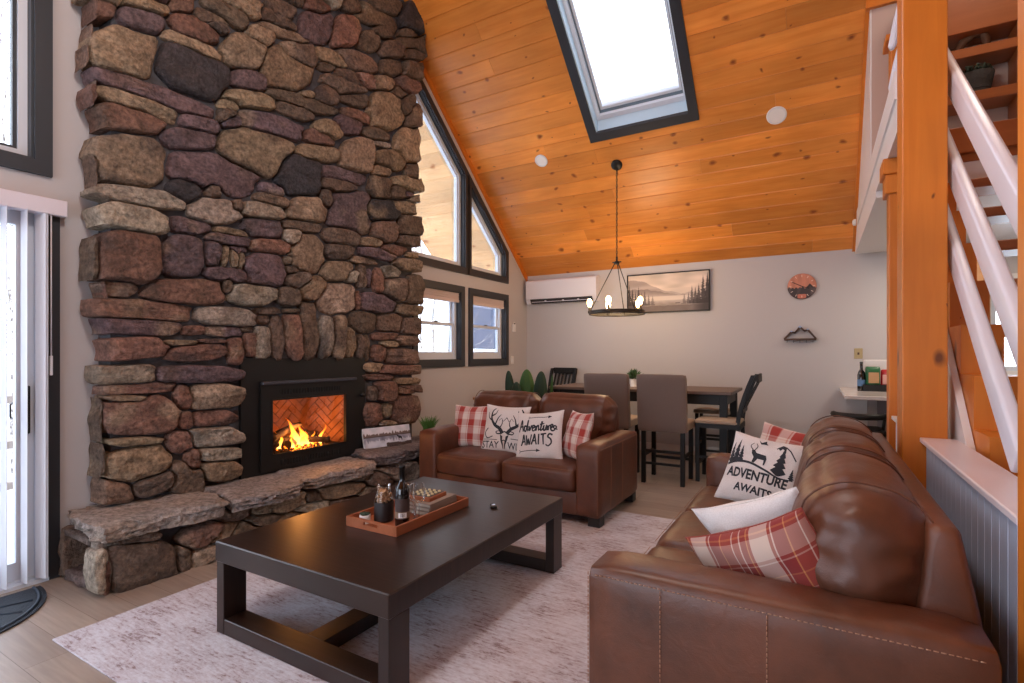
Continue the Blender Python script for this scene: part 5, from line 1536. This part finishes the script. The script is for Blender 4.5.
for k in range(260):
    a = random.uniform(0, 6.28); r = random.uniform(0, .05); h = random.uniform(.08, .17); l_ = random.uniform(.2, 1.2)
    p0 = Vector((r*math.cos(a), r*math.sin(a), .09)); dd = Vector((math.cos(a), math.sin(a), 0))*h*.55*l_
    b.tube([p0, p0+dd*.4+Vector((0, 0, h*.6)), p0+dd+Vector((0, 0, h))], [.0022, .002, .0006], 4, cap=False)
b.build('grass', mat('grass_green', (84, 128, 56), .7), gp)

# ------------------------------------------------------------------ cactus and end table behind the loveseat
et = thing('end_table', 'light wood end table mostly hidden behind the left of the loveseat', 'table', (-3.34, 5.30, 0))
M_lw = pine_mat('light_wood', (150, 104, 66), (176, 130, 88), (90, 60, 36), 'x', .5, kscale=1, kth=.02)
box('table_top', M_lw, et, -.18, .18, -.20, .20, .84, .87, bev=.004)
for sx in (-1, 1):
    for sy in (-1, 1): box('leg', M_lw, et, sx*.15-.02, sx*.15+.02, sy*.16-.02, sy*.16+.02, 0, .84)
box('shelf', M_lw, et, -.17, .17, -.18, .18, .3, .32)
cp = thing('artificial_cactus', 'dark green paddle cactus in a basket behind the loveseat by the corner', 'cactus', (-3.30, 6.0, 0))
b = MB(); b.lathe([(0, 0), (.15, 0), (.18, .20), (.17, .34), (.16, .34), (.16, .30), (0, .30)]); b.build('basket', mat('cactus_basket', (150, 120, 90), .9, bump=(80, .8)), cp)
M_c1 = mat('cactus_dark', (30, 54, 38), .8, bump=(60, .4)); M_c2 = mat('cactus_light', (58, 92, 44), .8, bump=(60, .4))
def paddle(x, y, z0, w_, h, lean, m):
    bm = bmesh.new(); bmesh.ops.create_uvsphere(bm, u_segments=28, v_segments=18, radius=1)
    for v in bm.verts:
        t = (v.co.z+1)/2; a = math.atan2(v.co.y, v.co.x)
        rib = 1+.10*math.cos(8*a)
        v.co = Vector((x+v.co.x*w_/2*rib+lean*t, y+v.co.y*w_*.33*rib, z0+h*t))
    for f in bm.faces: f.smooth = True
    to_obj(bm, 'paddle', m, cp)
paddle(-.20, 0, .50, .14, .66, -.06, M_c1); paddle(.0, .03, .32, .24, .86, .0, M_c2); paddle(.20, -.02, .45, .19, .71, .04, M_c1); paddle(-.08, -.10, .40, .18, .62, .0, M_c1); paddle(.32, .04, .52, .04, .60, .05, M_c2)

# ------------------------------------------------------------------ dining set (counter height)
M_dtop = mat('weathered_top', (108, 88, 78), .5, var=(4, .5, (84, 68, 60)), stretch=(1, 10, 1))
dt = thing('dining_table', 'counter-height dining table with weathered brown top and black legs by the back wall', 'table', (-1.91, 6.56, 0))
DL, DW, DH = 2.20, .94, .965
box('tabletop', M_dtop, dt, -DL/2, DL/2, -DW/2, DW/2, DH-.035, DH, bev=.004)
b = MB()
b.prism(rect(-DL/2+.06, DL/2-.06, -DW/2+.05, DW/2-.05), 'z', DH-.15, DH-.035, [rect(-DL/2+.08, DL/2-.08, -DW/2+.07, DW/2-.07)]); b.build('apron', M_black, dt)
for sx in (-1, 1):
    for sy in (-1, 1):
        x, y = sx*(DL/2-.09), sy*(DW/2-.08); box('leg', M_black, dt, x-.04, x+.04, y-.04, y+.04, 0, DH-.036, bev=.003)
def upholstered(label, x, y, rz=0):
    """tall padded stool chair; front faces +Y (towards the table), back at local y=0"""
    t = thing('dining_chair', label, 'chair', (x, y, 0), rz, 'taupe upholstered dining chairs')
    bm = softbox(-.255, .255, -.045, .045, .56, 1.165, n=12, p=7, puff=(0, .012, .004), wr=.003, seed=x)
    for v in bm.verts: v.co.y -= (v.co.z-.56)*.10
    to_obj(bm, 'backrest', M_upholst, t)
    soft('seat', M_seatfab, t, -.25, .25, .0, .46, .565, .665, n=12, p=6, puff=(0, 0, .015))
    for sx in (-1, 1):
        for yy in (.015, .42):
            b = MB(); b.box(sx*.205-.022, sx*.205+.022, yy-.022, yy+.022, 0, .575, bev=.003); b.build('leg', M_black, t)
        box('stretcher', M_black, t, sx*.205-.012, sx*.205+.012, .03, .41, .28, .31)
    box('stretcher', M_black, t, -.2, .2, .41, .43, .20, .23); box('stretcher', M_black, t, -.2, .2, .003, .025, .33, .36); box('stretcher', M_black, t, -.2, .2, .003, .025, .20, .225)
    return t
upholstered('taupe upholstered counter chair, left one of the two backs facing the camera', -2.03, 5.60)
upholstered('taupe upholstered counter chair, right one of the two backs facing the camera', -1.42, 5.58)
def slatchair(label, x, y, rz, group='black slat-back dining chairs'):
    """black chair; seat extends to +Y from back at y=0"""
    t = thing('dining_chair', label, 'chair', (x, y, 0), rz, group)
    for sx in (-1, 1):
        b = MB(); pts = []
        for k in range(12):
            s_ = k/11; z = 1.16*s_
            yy = .0-.02*max(0, s_-.5)*2-.17*max(0, s_-.55)**1.4*2+.03*math.sin(s_*PI)-(.05*(1-s_)**2)
            pts.append((yy, z))
        pr2 = [(a-.02, z) for a, z in pts]+[(a+.02, z) for a, z in reversed(pts)]
        b.prism(pr2, 'x', sx*.20-.018, sx*.20+.018); b.build('back_leg', M_black, t)
        box('front_leg', M_black, t, sx*.19-.02, sx*.19+.02, .40, .44, 0, .63)
        box('stretcher', M_black, t, sx*.195-.01, sx*.195+.01, .0, .41, .26, .285)
    box('footrest', M_black, t, -.19, .19, .41, .43, .18, .21); box('stretcher', M_black, t, -.19, .19, -.01, .01, .30, .33)
    yt = -.17
    b = MB(); b.box(-.19, .19, yt-.012, yt+.012, 1.08, 1.17, bev=.004); b.build('top_rail', M_black, t)
    box('lower_rail', M_black, t, -.19, .19, -.035, -.015, .76, .80)
    for k in range(6):
        xx = -.15+k*.06
        b = MB(); b.prism([(-.032, .79), (-.018, .79), (yt+.006, 1.10), (yt-.006, 1.10)], 'x', xx-.014, xx+.014); b.build('slat', M_black, t)
    box('seat_frame', M_black, t, -.215, .215, -.01, .445, .585, .632)
    soft('seat_pad', M_seatfab, t, -.22, .22, .0, .45, .632, .672, n=10, p=5, puff=(0, 0, .012))
    return t
slatchair('black slat-back chair with curved back at the right end of the dining table', -.71, 6.12, PI/2)
slatchair('black slat-back chair at the far left corner of the dining table', -3.38, 7.24, PI)
cs = thing('counter_stool', 'backless black counter stool with pale seat tucked in behind the dining table', 'stool', (-1.15, 7.08, 0))
soft('seat_pad', M_seatfab, cs, -.22, .22, -.19, .19, .63, .68, n=10, p=5)
for sx in (-1, 1):
    for sy in (-1, 1): box('leg', M_black, cs, sx*.18-.02, sx*.18+.02, sy*.15-.02, sy*.15+.02, 0, .63)
    box('stretcher', M_black, cs, sx*.18-.01, sx*.18+.01, -.14, .14, .22, .25)
    box('footrest', M_black, cs, -.17, .17, sx*.15-.01, sx*.15+.01, .30, .33)
pp = lathe_obj('potted_fern', [(0, 0), (.05, 0), (.062, .09), (.060, .095), (.052, .095), (.05, .08), (0, .08)], M_white, (-2.03, 6.58, DH), 'small green bushy plant in a white pot on the dining table', 'potted plant')
b = MB()
for k in range(130):
    a = random.uniform(0, 6.28); e_ = random.uniform(.15, 1.45); L_ = random.uniform(.09, .15)
    d = Vector((math.cos(a)*math.cos(e_), math.sin(a)*math.cos(e_), math.sin(e_)))
    p0 = Vector((0, 0, .09)); p1 = p0+d*L_
    w_ = Vector((-d.y, d.x, 0)).normalized()*.010 if (abs(d.x)+abs(d.y)) > .01 else Vector((.01, 0, 0))
    m_ = p0+d*L_*.7+Vector((0, 0, .01))
    b.tube([p0+d*.03, m_, p1], [.003, .009, .001], 4, cap=False)
b.build('foliage', mat('fern_green', (62, 92, 58), .7), pp)

# ------------------------------------------------------------------ chandelier
cz = ceil_z(6.19)
ch = thing('chandelier', 'black iron ring chandelier with five glowing candle bulbs over the dining table', 'chandelier', (-2.13, 6.19, 1.87))
ang = math.atan(SL)
b = MB(); b.lathe([(0, 0), (.068, 0), (.068, .02), (.05, .03), (0, .032)], n=24, M=Matrix.Translation((0, 0, cz-1.87-.002)) @ Matrix.Rotation(-ang, 4, 'X') @ Matrix.Rotation(PI, 4, 'X')); b.build('canopy', M_blackmetal, ch)
b = MB()
zz = .72; k = 0
while zz < cz-1.87-.03:      # chain links
    c_ = [(.010*math.cos(a)*(1 if k % 2 else 0), .010*math.cos(a)*(0 if k % 2 else 1), zz+.021*math.sin(a)) for a in [2*PI*q/10 for q in range(10)]]
    b.tube(c_, .0032, 5, closed=True); zz += .034; k += 1
b.tube([(0, 0, .6), (0, 0, cz-1.89)], .0022, 5)
b.build('chain', M_blackmetal, ch)
b = MB(); b.lathe([(0, .61), (.03, .61), (.035, .625), (.035, .64), (.012, .65), (.012, .70), (0, .71)], n=16); b.tube([(-.055, 0, .635), (.055, 0, .635)], .008, 8); b.build('hub', M_blackmetal, ch)
R0 = .33
b = MB()
for z_, r_ in ((0, .011), (.034, .006)):
    b.tube([(R0*math.cos(2*PI*q/60), R0*math.sin(2*PI*q/60), z_) for q in range(60)], r_, 6, closed=True)
b.lathe([(R0+.004, -.005), (R0+.004, .038), (R0-.004, .038), (R0-.004, -.005), (R0+.004, -.005)], n=60)
b.build('ring', M_graymetal, ch)
for a in (175, 62, -62):
    a = math.radians(a+30.3)
    b = MB(); b.tube([(.02*math.cos(a), .02*math.sin(a), .63), (R0*math.cos(a), R0*math.sin(a), .02)], .006, 6); b.build('support_rod', M_blackmetal, ch)
M_bulb = emit('bulb_glow', (255, 200, 130), 30)
for k, a in enumerate((170, 98, 26, -46, -118)):
    a = math.radians(a+30.3); x, y = R0*math.cos(a), R0*math.sin(a)
    b = MB(); b.lathe([(0, .0), (.020, 0), (.022, .03), (.016, .032), (.014, .09), (0, .09)], c=(x, y, .01), n=12); so = b.build('socket', M_graymetal, ch)
    b = MB(); b.lathe([(0, .09), (.014, .09), (.024, .115), (.031, .145), (.026, .172), (.010, .19), (0, .192)], c=(x, y, 0), n=16); b.build('bulb', M_bulb, so)
l = bpy.data.lights.new('chandelier_glow', 'POINT'); l.energy = 38; l.color = (1, .74, .46); l.shadow_soft_size = .25
lo = bpy.data.objects.new('chandelier_glow', l); lo.location = (-2.13, 6.19, 2.08); link(lo)

# ------------------------------------------------------------------ back wall fittings
ac = thing('air_conditioner', 'white wall-mounted mini split air conditioner under the ceiling corner', 'air conditioner', (-3.43, BY, 2.17))
b = MB(); b.prism([(0, 0), (0, .37), (-.13, .372), (-.155, .345), (-.150, .07), (-.11, .0)], 'x', -.58, .60)
bmesh.ops.bevel(b.bm, geom=[e for e in b.bm.edges if e.calc_length() > .9], offset=.012, segments=3, affect='EDGES', profile=.5)
b.build('body', mat('appliance_white', (226, 224, 232), .35), ac)
b = MB(); b.prism([(-.146, .052), (-.150, .072), (-.108, .012), (-.104, .000)], 'x', -.50, .54); bmesh.ops.translate(b.bm, vec=(0, -.008, -.002), verts=b.bm.verts); b.build('air_outlet', mat('outlet_dark', (44, 42, 46), .6), ac)
b = MB(); b.box(-.48, .52, -.142, -.136, .022, .030, M=None)
for x in (-.25, .05, .3): b.box(x, x+.03, -.15, -.12, .03, .05)
b.build('vane', mat('vane_white', (210, 208, 216), .4), ac)

def painting_fn(u, v):
    n1 = noise.noise(Vector((u*4, v*4, 0))); n2 = noise.noise(Vector((u*14, v*8, 3)))
    c = Vector((212, 196, 184))+Vector((20, 16, 12))*n1
    if v > .40:                      # misty hills
        hill = .86-.55*u+.06*math.sin(u*9)+.05*noise.noise(Vector((u*8, 0, 5)))
        hill2 = .52+.10*math.sin(u*5+1)+.04*noise.noise(Vector((u*18, 2, 0)))
        if v < hill: c = Vector((164, 150, 144))+Vector((30, 28, 26))*max(0, (.8-v))
        if v < hill2: c = Vector((136, 122, 118))+Vector((50, 46, 44))*(hill2-v)*3
    mist = math.exp(-((v-.34)/.10)**2)
    if v < .30: c = Vector((150, 138, 134))+Vector((26, 24, 24))*n2
    c = c.lerp(Vector((218, 206, 198)), .75*mist)
    def conifer(px, top, w0, dk):
        nonlocal c
        if v < top and v > .18:
            w_ = w0*(top-v)/(top-.2)*(1+.5*noise.noise(Vector((u*60, v*60, px))))
            e = .75+.55*noise.noise(Vector((v*38, px*50, (u > px)*5)))+.22*((v*26+px*7) % 1)
            k_ = max(0, min(1, (w_*e-abs(u-px))/.004))
            if k_ > 0: c = c.lerp(Vector((58, 50, 52)), dk*k_)
    for px, top, w0, dk in ((.02, .80, .035, .9), (.06, .68, .035, .85), (.10, .60, .03, .8), (.14, .74, .035, .75), (.18, .56, .03, .7), (.22, .62, .03, .6), (.27, .5, .03, .5), (.32, .45, .03, .4),
                            (.98, 1.0, .05, .95), (.93, .92, .05, .9), (.88, .70, .04, .85), (.84, .62, .04, .75), (.80, .66, .035, .7), (.76, .50, .03, .55), (.71, .46, .03, .4)): conifer(px, top, w0, dk)
    if v < .16+.03*n2: c = c.lerp(Vector((104, 92, 90)), .7)
    if .60 < u < .66 and .205 < v < .225: c = Vector((70, 60, 60))
    k_ = max(0, min(1, (u-.80)/.14))*max(0, min(1, (.34-v)/.06)); c = c.lerp(Vector((56, 48, 50)), .8*k_)
    k_ = max(0, min(1, (.22-u)/.14))*max(0, min(1, (.30-v)/.06)); c = c.lerp(Vector((70, 62, 62)), .7*k_)
    cl = noise.noise(Vector((u*5, v*7, 9)))
    if v > .6: c = c+Vector((26, 24, 24))*cl
    return tuple(max(0, min(255, k)) for k in c)
pt = thing('framed_painting', 'wide misty lake and pine forest picture in a thin black frame on the back wall', 'picture', (-1.825, BY, 1.97))
o = colour_grid('canvas', 240, 120, painting_fn, lambda u, v: Vector((-.56+1.12*u, -.034, .005+.535*v)), M_print, pt)
b = MB(); b.prism(rect(-.57, .57, -.005, .55), 'y', -.045, -.002, [rect(-.555, .555, .01, .535)]); b.build('frame', M_black, pt)
box('backing', M_black, pt, -.56, .56, -.03, -.003, 0, .545)

def clock_fn(u, v):
    x, y = u*2-1, v*2-1
    n = noise.noise(Vector((u*6, v*2, 0)))
    c = Vector((206, 136, 112))+Vector((20, 16, 14))*n
    if int((u*8)) % 2: c *= .95
    h = -.12+.25*noise.noise(Vector((u*7, 0, 3)))+.18*abs(math.sin(u*26))
    if abs(x-.45) < .5 and y < .20-abs(x-.55)*1.2: c = Vector((44, 40, 44))
    if y < h*.6-.1: c = Vector((66, 58, 60)).lerp(Vector((120, 104, 100)), max(0, n))
    if x*x+y*y < .9 and y < -.62 and abs(x) < .3: c = Vector((196, 118, 98))
    return tuple(max(0, min(255, k)) for k in c)
ck_ = thing('wall_clock', 'round forest-scene wall clock above the small mountain shelf', 'clock', (-.175, BY, 2.22))
def disc_place(u, v):
    x, y = u*2-1, v*2-1   # square to disc
    X = x*math.sqrt(1-y*y/2); Y = y*math.sqrt(1-x*x/2)
    return Vector((.158*X, -.022, .158*Y))
def clock_sq(u, v):
    q = disc_place(u, v); return clock_fn((q.x/.158+1)/2, (q.z/.158+1)/2)
colour_grid('dial', 70, 70, clock_sq, disc_place, M_print, ck_)
b = MB(); b.lathe([(0, 0), (.160, 0), (.160, .0205), (0, .0205)], n=40, M=Matrix.Rotation(PI/2, 4, 'X')); b.build('body', mat('clock_wood', (110, 74, 60), .6), ck_)
def hand(nm, a, L_):
    b = MB(); Mx = Matrix.Rotation(-a, 4, 'Y'); b.box(-.004, .004, -.027, -.0245, -.02, L_, M=Mx); b.build(nm, M_black, ck_)
hand('minute_hand', math.radians(62), .12); hand('hour_hand', math.radians(-112), .085)
M_mark = mat('mark_cream', (236, 214, 196), .6)
for k in range(12):
    b = MB(); b.box(-.003, .003, -.0245, -.0225, .115, .14, M=Matrix.Rotation(k*PI/6, 4, 'Y')); b.build('hour_mark', M_mark, ck_)

ms = thing('mountain_shelf', 'small dark wooden mountain-shaped hook shelf below the clock', 'shelf', (-.195, BY, 1.55))
M_walnut = mat('walnut', (74, 52, 42), .6)
box('ledge', M_walnut, ms, -.175, .175, -.09, -.002, 0, .022, bev=.002)
def bar2(pts, nm='ridge', r=.011):
    b = MB()
    for a, c in zip(pts, pts[1:]):
        d = Vector((c[0]-a[0], 0, c[1]-a[1])); L_ = d.length; an = math.atan2(d.z, d.x)
        b.box(-.004, L_+.004, -.045, -.004, -r, r, M=Matrix.Translation((a[0], 0, a[1])) @ Matrix.Rotation(-an, 4, 'Y'))
    return b.build(nm, M_walnut, ms)
bar2([(-.17, .02), (-.095, .105), (-.055, .092), (0, .165), (.05, .115), (.085, .13), (.17, .02)])
b = MB()
for (x, z, s_) in ((-.095, .115, .022), (0, .172, .03), (.085, .138, .022)):
    b.prism([(x-s_, z-s_*.6), (x-s_*.4, z-s_*.3), (x, z-s_*.7), (x+s_*.4, z-s_*.3), (x+s_, z-s_*.6), (x, z+s_*.45)], 'y', -.049, -.044)
b.build('snow_caps', mat('snow_blue', (150, 170, 205), .6), ms)
for k in range(5):
    b = MB(); x = -.14+k*.07; b.tube([(x, -.06, 0), (x, -.06, -.02), (x, -.075, -.028), (x, -.085, -.016)], .003, 6); b.build('hook', M_blackmetal, ms)
def plate(nm, label, x, z, w_, h_, m, axis='y', cat='wall plate'):
    t = thing(nm, label, cat, (x, BY, z) if axis == 'y' else (WX, x, z))
    if axis == 'y':
        box('cover', m, t, -w_/2, w_/2, -.008, 0, -h_/2, h_/2, bev=.003); box('socket', M_walnut, t, -.01, .01, -.011, -.008, -.014, .014)
    else:
        box('cover', m, t, 0, .01, -w_/2, w_/2, -h_/2, h_/2, bev=.003); box('switch', M_white, t, .01, .016, -.012, .012, -.03, .03)
    return t
plate('outlet_plate', 'small brass-coloured outlet plate on the back wall left of the counter things', .412, 1.385, .085, .125, mat('almond_plate', (176, 158, 118), .5))
plate('switch_plate', 'plain white switch plate on the left wall between window and corner', 6.99, 1.29, .075, .12, M_white, 'x')
rc = thing('remote_holder', 'white remote control in a wall holder right of the small windows', 'remote control', (WX, 7.02, 1.80))
box('holder', M_white, rc, 0, .03, -.035, .035, -.075, .04, bev=.004); box('remote', mat('remote_white', (220, 216, 214), .4), rc, .006, .024, -.025, .025, -.05, .075, bev=.004); box('screen', M_black, rc, .0245, .026, -.016, .016, .03, .06)
ds = thing('motion_sensor', 'small white oval sensor on the white loft wall under the ceiling trim', 'sensor', (EDGE-.03, 6.75, 2.80))
b = MB(); b.lathe([(0, 0), (.035, 0), (.035, .018), (.022, .03), (0, .032)], n=20, M=Matrix.Rotation(-PI/2, 4, 'Y')); b.build('cover', M_white, ds)

# flush ceiling discs (recessed lights)
def disc_light(x, y, r, label):
    t = thing('recessed_light', label, 'ceiling light', (x, y, ceil_z(y)))
    R = Matrix.Rotation(-ang, 4, 'X') @ Matrix.Rotation(PI, 4, 'X')
    b = MB(); b.lathe([(r, .0), (r, .008), (r*.82, .013), (r*.78, .010), (r*.78, .0)], n=36, M=R); b.build('trim_ring', M_white, t)
    b = MB(); b.lathe([(0, .008), (r*.79, .008)], n=36, M=R); b.build('lens', mat('lens_white', (236, 232, 228), .5), t)
disc_light(-3.07, 6.00, .085, 'smaller white flush disc light on the pine ceiling left of the skylight corner')
disc_light(-.37, 6.03, .095, 'larger white flush disc light on the pine ceiling right of the skylight')

# ------------------------------------------------------------------ kitchen counter and things on it
kc = thing('peninsula_counter', 'white stone counter on a grey base beyond the long sofa', 'counter', (.9, 6.7, 0))
rel(box('countertop', M_counter, kc, .215, 1.9, 5.88, BY-.005, .95, .985, bev=.006, seg=2), kc)
M_kbase = mat('base_paint', (112, 104, 106), .6)
rel(box('base', M_kbase, kc, .50, 1.85, 6.25, BY-.01, 0, .949), kc)
kb = thing('wall_cabinet', 'pale wood wall cabinet seen between the stair treads', 'cabinet', (1.37, BY-.16, 1.55))
box('carcass', M_lw, kb, -.16, .16, -.15, .15, 0, .85); box('door', M_lw, kb, -.155, .155, -.17, -.152, .005, .845, bev=.004)
wb2 = lathe_obj('dark_bottle', [(0, 0), (.035, 0), (.037, .01), (.037, .17), (.030, .20), (.014, .23), (.013, .29), (.016, .295), (.016, .31), (0, .312)], M_glasspot, (.40, 6.75, .986), 'dark bottle with blue label left of the snack packets on the counter', 'bottle')
b = MB(); b.lathe([(.0376, .05), (.0376, .12)], n=24); b.build('label', mat('blue_label', (84, 120, 160), .6), wb2)
bsk = thing('wire_snack_basket', 'low dark basket holding snack packets on the counter', 'basket', (.58, 6.78, .986))
b = MB(); b.prism(rect(-.17, .17, -.09, .09), 'z', 0, .07, [rect(-.165, .165, -.085, .085)]); b.build('rim', M_blackmetal, bsk); box('basket_floor', M_walnut, bsk, -.165, .165, -.085, .085, 0, .01)
def packet(nm, label, x, y, w_, h_, col, col2, tl):
    t = thing(nm, label, 'snack packet', (x, y, .997), tl)
    bm = softbox(-w_/2, w_/2, -.03, .03, 0, h_, n=8, p=6, puff=(0, .02, 0), wr=.006, seed=x*9); to_obj(bm, 'bag', mat(nm+'_foil', col, .35), t)
    b = MB(); b.box(-w_*.36, w_*.36, -.052, -.050, h_*.3, h_*.75, bev=.001); 
    b.build('printed_band', mat(nm+'_band', col2, .5), t)
packet('green_packet', 'green snack packet standing in the dark counter basket', .50, 6.76, .13, .25, (40, 100, 62), (190, 150, 110), .15)
packet('red_packet', 'red snack packet standing in the dark counter basket beside the post', .64, 6.77, .14, .22, (176, 30, 40), (222, 170, 160), -.1)
wbx = thing('paper_towel_box', 'plain white upright box behind the snack packets', 'box', (.62, 7.05, .986)); box('body', M_white, wbx, -.18, .18, -.06, .06, 0, .33, bev=.006)
bsn = thing('bar_stool', 'low-backed black bar stool pushed under the white counter', 'stool', (.34, 6.0, 0))
soft('seat', M_black, bsn, -.20, .20, -.19, .19, .62, .68, n=10, p=5)
b = MB(); 
pts = [(.21*math.cos(a), .20*math.sin(a)-.02, .80) for a in [PI+PI*k/14 for k in range(15)]]
b.tube(pts, .03, 8); b.build('backrest', M_black, bsn)
for sx in (-1, 1):
    for sy in (-1, 1):
        b = MB(); b.tube([(sx*.16, sy*.15, .63), (sx*.20, sy*.19, 0)], .016, 8); b.build('leg', M_black, bsn)
    b = MB(); b.tube([(sx*.17, -.13, .66), (sx*.19, -.12, .80)], .014, 8); b.build('back_support', M_black, bsn)
b = MB(); b.tube([(.19*math.cos(a), .18*math.sin(a), .22) for a in [2*PI*k/20 for k in range(20)]], .010, 6, closed=True); b.build('footring', M_black, bsn)

# ------------------------------------------------------------------ outside: snow, deck, trees, neighbour
M_snow = mat('snow', (236, 238, 244), .9, bump=(3, .4))
def snow():
    b = bmesh.new(); n = 30
    V = [[b.verts.new((-60+56*i/n-.3, -30+75*j/n, -.9+.35*noise.noise(Vector((i*.5, j*.5, 0)))+max(0, min(2.4, (-30+75*j/n-12)*.22)))) for j in range(n+1)] for i in range(n+1)]
    for i in range(n):
        for j in range(n): b.faces.new([V[i][j], V[i+1][j], V[i+1][j+1], V[i][j+1]]).smooth = True
    return b
struct(to_obj(snow(), 'ground', M_snow))
struct(box('deck_floor', mat('snowy_deck', (214, 216, 222), .9, bump=(10, .3)), None, -6.6, WX-.17, -3, 3.2, -.2, -.03))
rl = thing('deck_railing', 'grey timber deck railing outside the sliding door', 'railing', (-6.5, 0, -.03))
M_gw = mat('weathered_rail', (150, 138, 128), .9)
for z in (.12, .50, .92): rel(box('rail', M_gw, rl, -6.54, -6.46, -3, 3.2, z, z+.07), rl)
for k in range(5): rel(box('railing_post', M_gw, rl, -6.56, -6.44, -2.9+k*1.5, -2.78+k*1.5, -.03, 1.0), rl)
M_bark = mat('grey_bark', (206, 200, 194), .95, bump=(12, .8), var=(9, .18, (96, 86, 80)))
M_bark.node_tree
def bare_tree(x, y, h, r, seed, parent_label):
    rnd = random.Random(seed)
    t = thing('bare_tree', 'slender pale bare tree standing in the snow outside', 'tree', (x, y, -.95), 0, 'bare trees in the snow outside')
    b = MB(); pts = [Vector((0, 0, 0))]
    for k in range(8): pts.append(pts[-1]+Vector((rnd.uniform(-.12, .12), rnd.uniform(-.12, .12), h/8)))
    b.tube(pts, [r*(1-.8*k/8) for k in range(9)], 8); b.build('trunk', M_bark, t)
    b = MB()
    for k in range(26):
        i = rnd.randint(1, 7); p = pts[i].lerp(pts[i+1], rnd.random()); a = rnd.uniform(0, 6.28); L_ = rnd.uniform(.6, 1.8)*(1-.05*i)
        q = p+Vector((math.cos(a), math.sin(a), .5))*L_*.5; e = q+Vector((math.cos(a+.4), math.sin(a+.4), .8))*L_*.5
        b.tube([p, q, e], [r*.22, r*.13, r*.04], 4, cap=False)
        for j in range(3):
            a2 = a+rnd.uniform(-1, 1); s0 = q.lerp(e, rnd.random()); b.tube([s0, s0+Vector((math.cos(a2), math.sin(a2), rnd.uniform(-.2, .6)))*L_*.35], [r*.06, r*.02], 3, cap=False)
    b.build('branches', M_bark, t)
rnd = random.Random(5)
for k in range(30):
    if k < 10: x, y = rnd.uniform(-20, -9), rnd.uniform(.5, 5)*1.0
    else:
        q = (k-10)/20; dd = rnd.uniform(11, 22); an_ = 35+q*24; x, y = -dd*math.sin(math.radians(an_)), dd*math.cos(math.radians(an_))
    bare_tree(x, y, rnd.uniform(8, 13), rnd.uniform(.035, .075), 100+k, '')
nh = thing('neighbour_house', 'dark blue-grey neighbouring house with a snowy gable roof seen through the right small window', 'building', (-14.0, 22.9, 1.65))
M_sid = mat('blue_siding', (84, 92, 112), .8)
b = MB(); b.prism([(-1.5, 0), (1.5, 0), (1.5, 2.6), (0, 4.6), (-1.5, 2.6)], 'y', -2, 2); b.build('walls', M_sid, nh)
b = MB(); b.prism([(-1.8, 2.3), (0, 4.65), (1.8, 2.3), (1.8, 2.55), (0, 4.9), (-1.8, 2.55)], 'y', -2.2, 2.2); b.build('roof', M_snow, nh)

# ------------------------------------------------------------------ light
wd = bpy.data.worlds.new('overcast_sky'); bpy.context.scene.world = wd; wd.use_nodes = True
nt = wd.node_tree; bg = nt.nodes['Background']
bg.inputs[0].default_value = (*lin((226, 238, 255)), 1); bg.inputs[1].default_value = 6.0
def area(name, loc, rot, sx, sy, e, col):
    l = bpy.data.lights.new(name, 'AREA'); l.shape = 'RECTANGLE'; l.size = sx; l.size_y = sy; l.energy = e; l.color = col
    o = bpy.data.objects.new(name, l); o.location = loc; o.rotation_euler = rot; link(o); return o
# area lamp added at the unseen rear opening to stand in for daylight
area('rear_fill', (-1.9, FY+.03, 1.3), (-PI/2, 0, 0), 2.9, 2.0, 12, (.80, .88, 1.0))
# unseen point lamp added to brighten the ceiling and upper stones
l = bpy.data.lights.new('overhead_fill', 'POINT'); l.energy = 150; l.color = (1, .97, .95); l.shadow_soft_size = .3
lo = bpy.data.objects.new('overhead_fill', l); lo.location = (-1.3, .9, 4.1); link(lo)
area('kitchen_area_lamp', (1.3, 6.4, 2.55), (0, 0, 0), .6, .6, 22, (1, .84, .68))  # unseen area lamp over the kitchen, no fixture modelled
area('loft_area_lamp', (1.2, 4.4, 4.9), (0, 0, 0), .5, .5, 12, (1, .92, .84))  # unseen area lamp above stair and loft, without a fixture body
sc = bpy.context.scene
sc.view_settings.view_transform = 'Standard'; sc.view_settings.look = 'None'; sc.view_settings.exposure = 0; sc.view_settings.gamma = 1
sc.view_settings.use_curve_mapping = False
try:
    sc.cycles.use_denoising = True
    sc.cycles.max_bounces = 8; sc.cycles.diffuse_bounces = 4; sc.cycles.transparent_max_bounces = 16
    sc.cycles.sample_clamp_indirect = 6; sc.cycles.caustics_reflective = False; sc.cycles.caustics_refractive = False
except Exception: pass
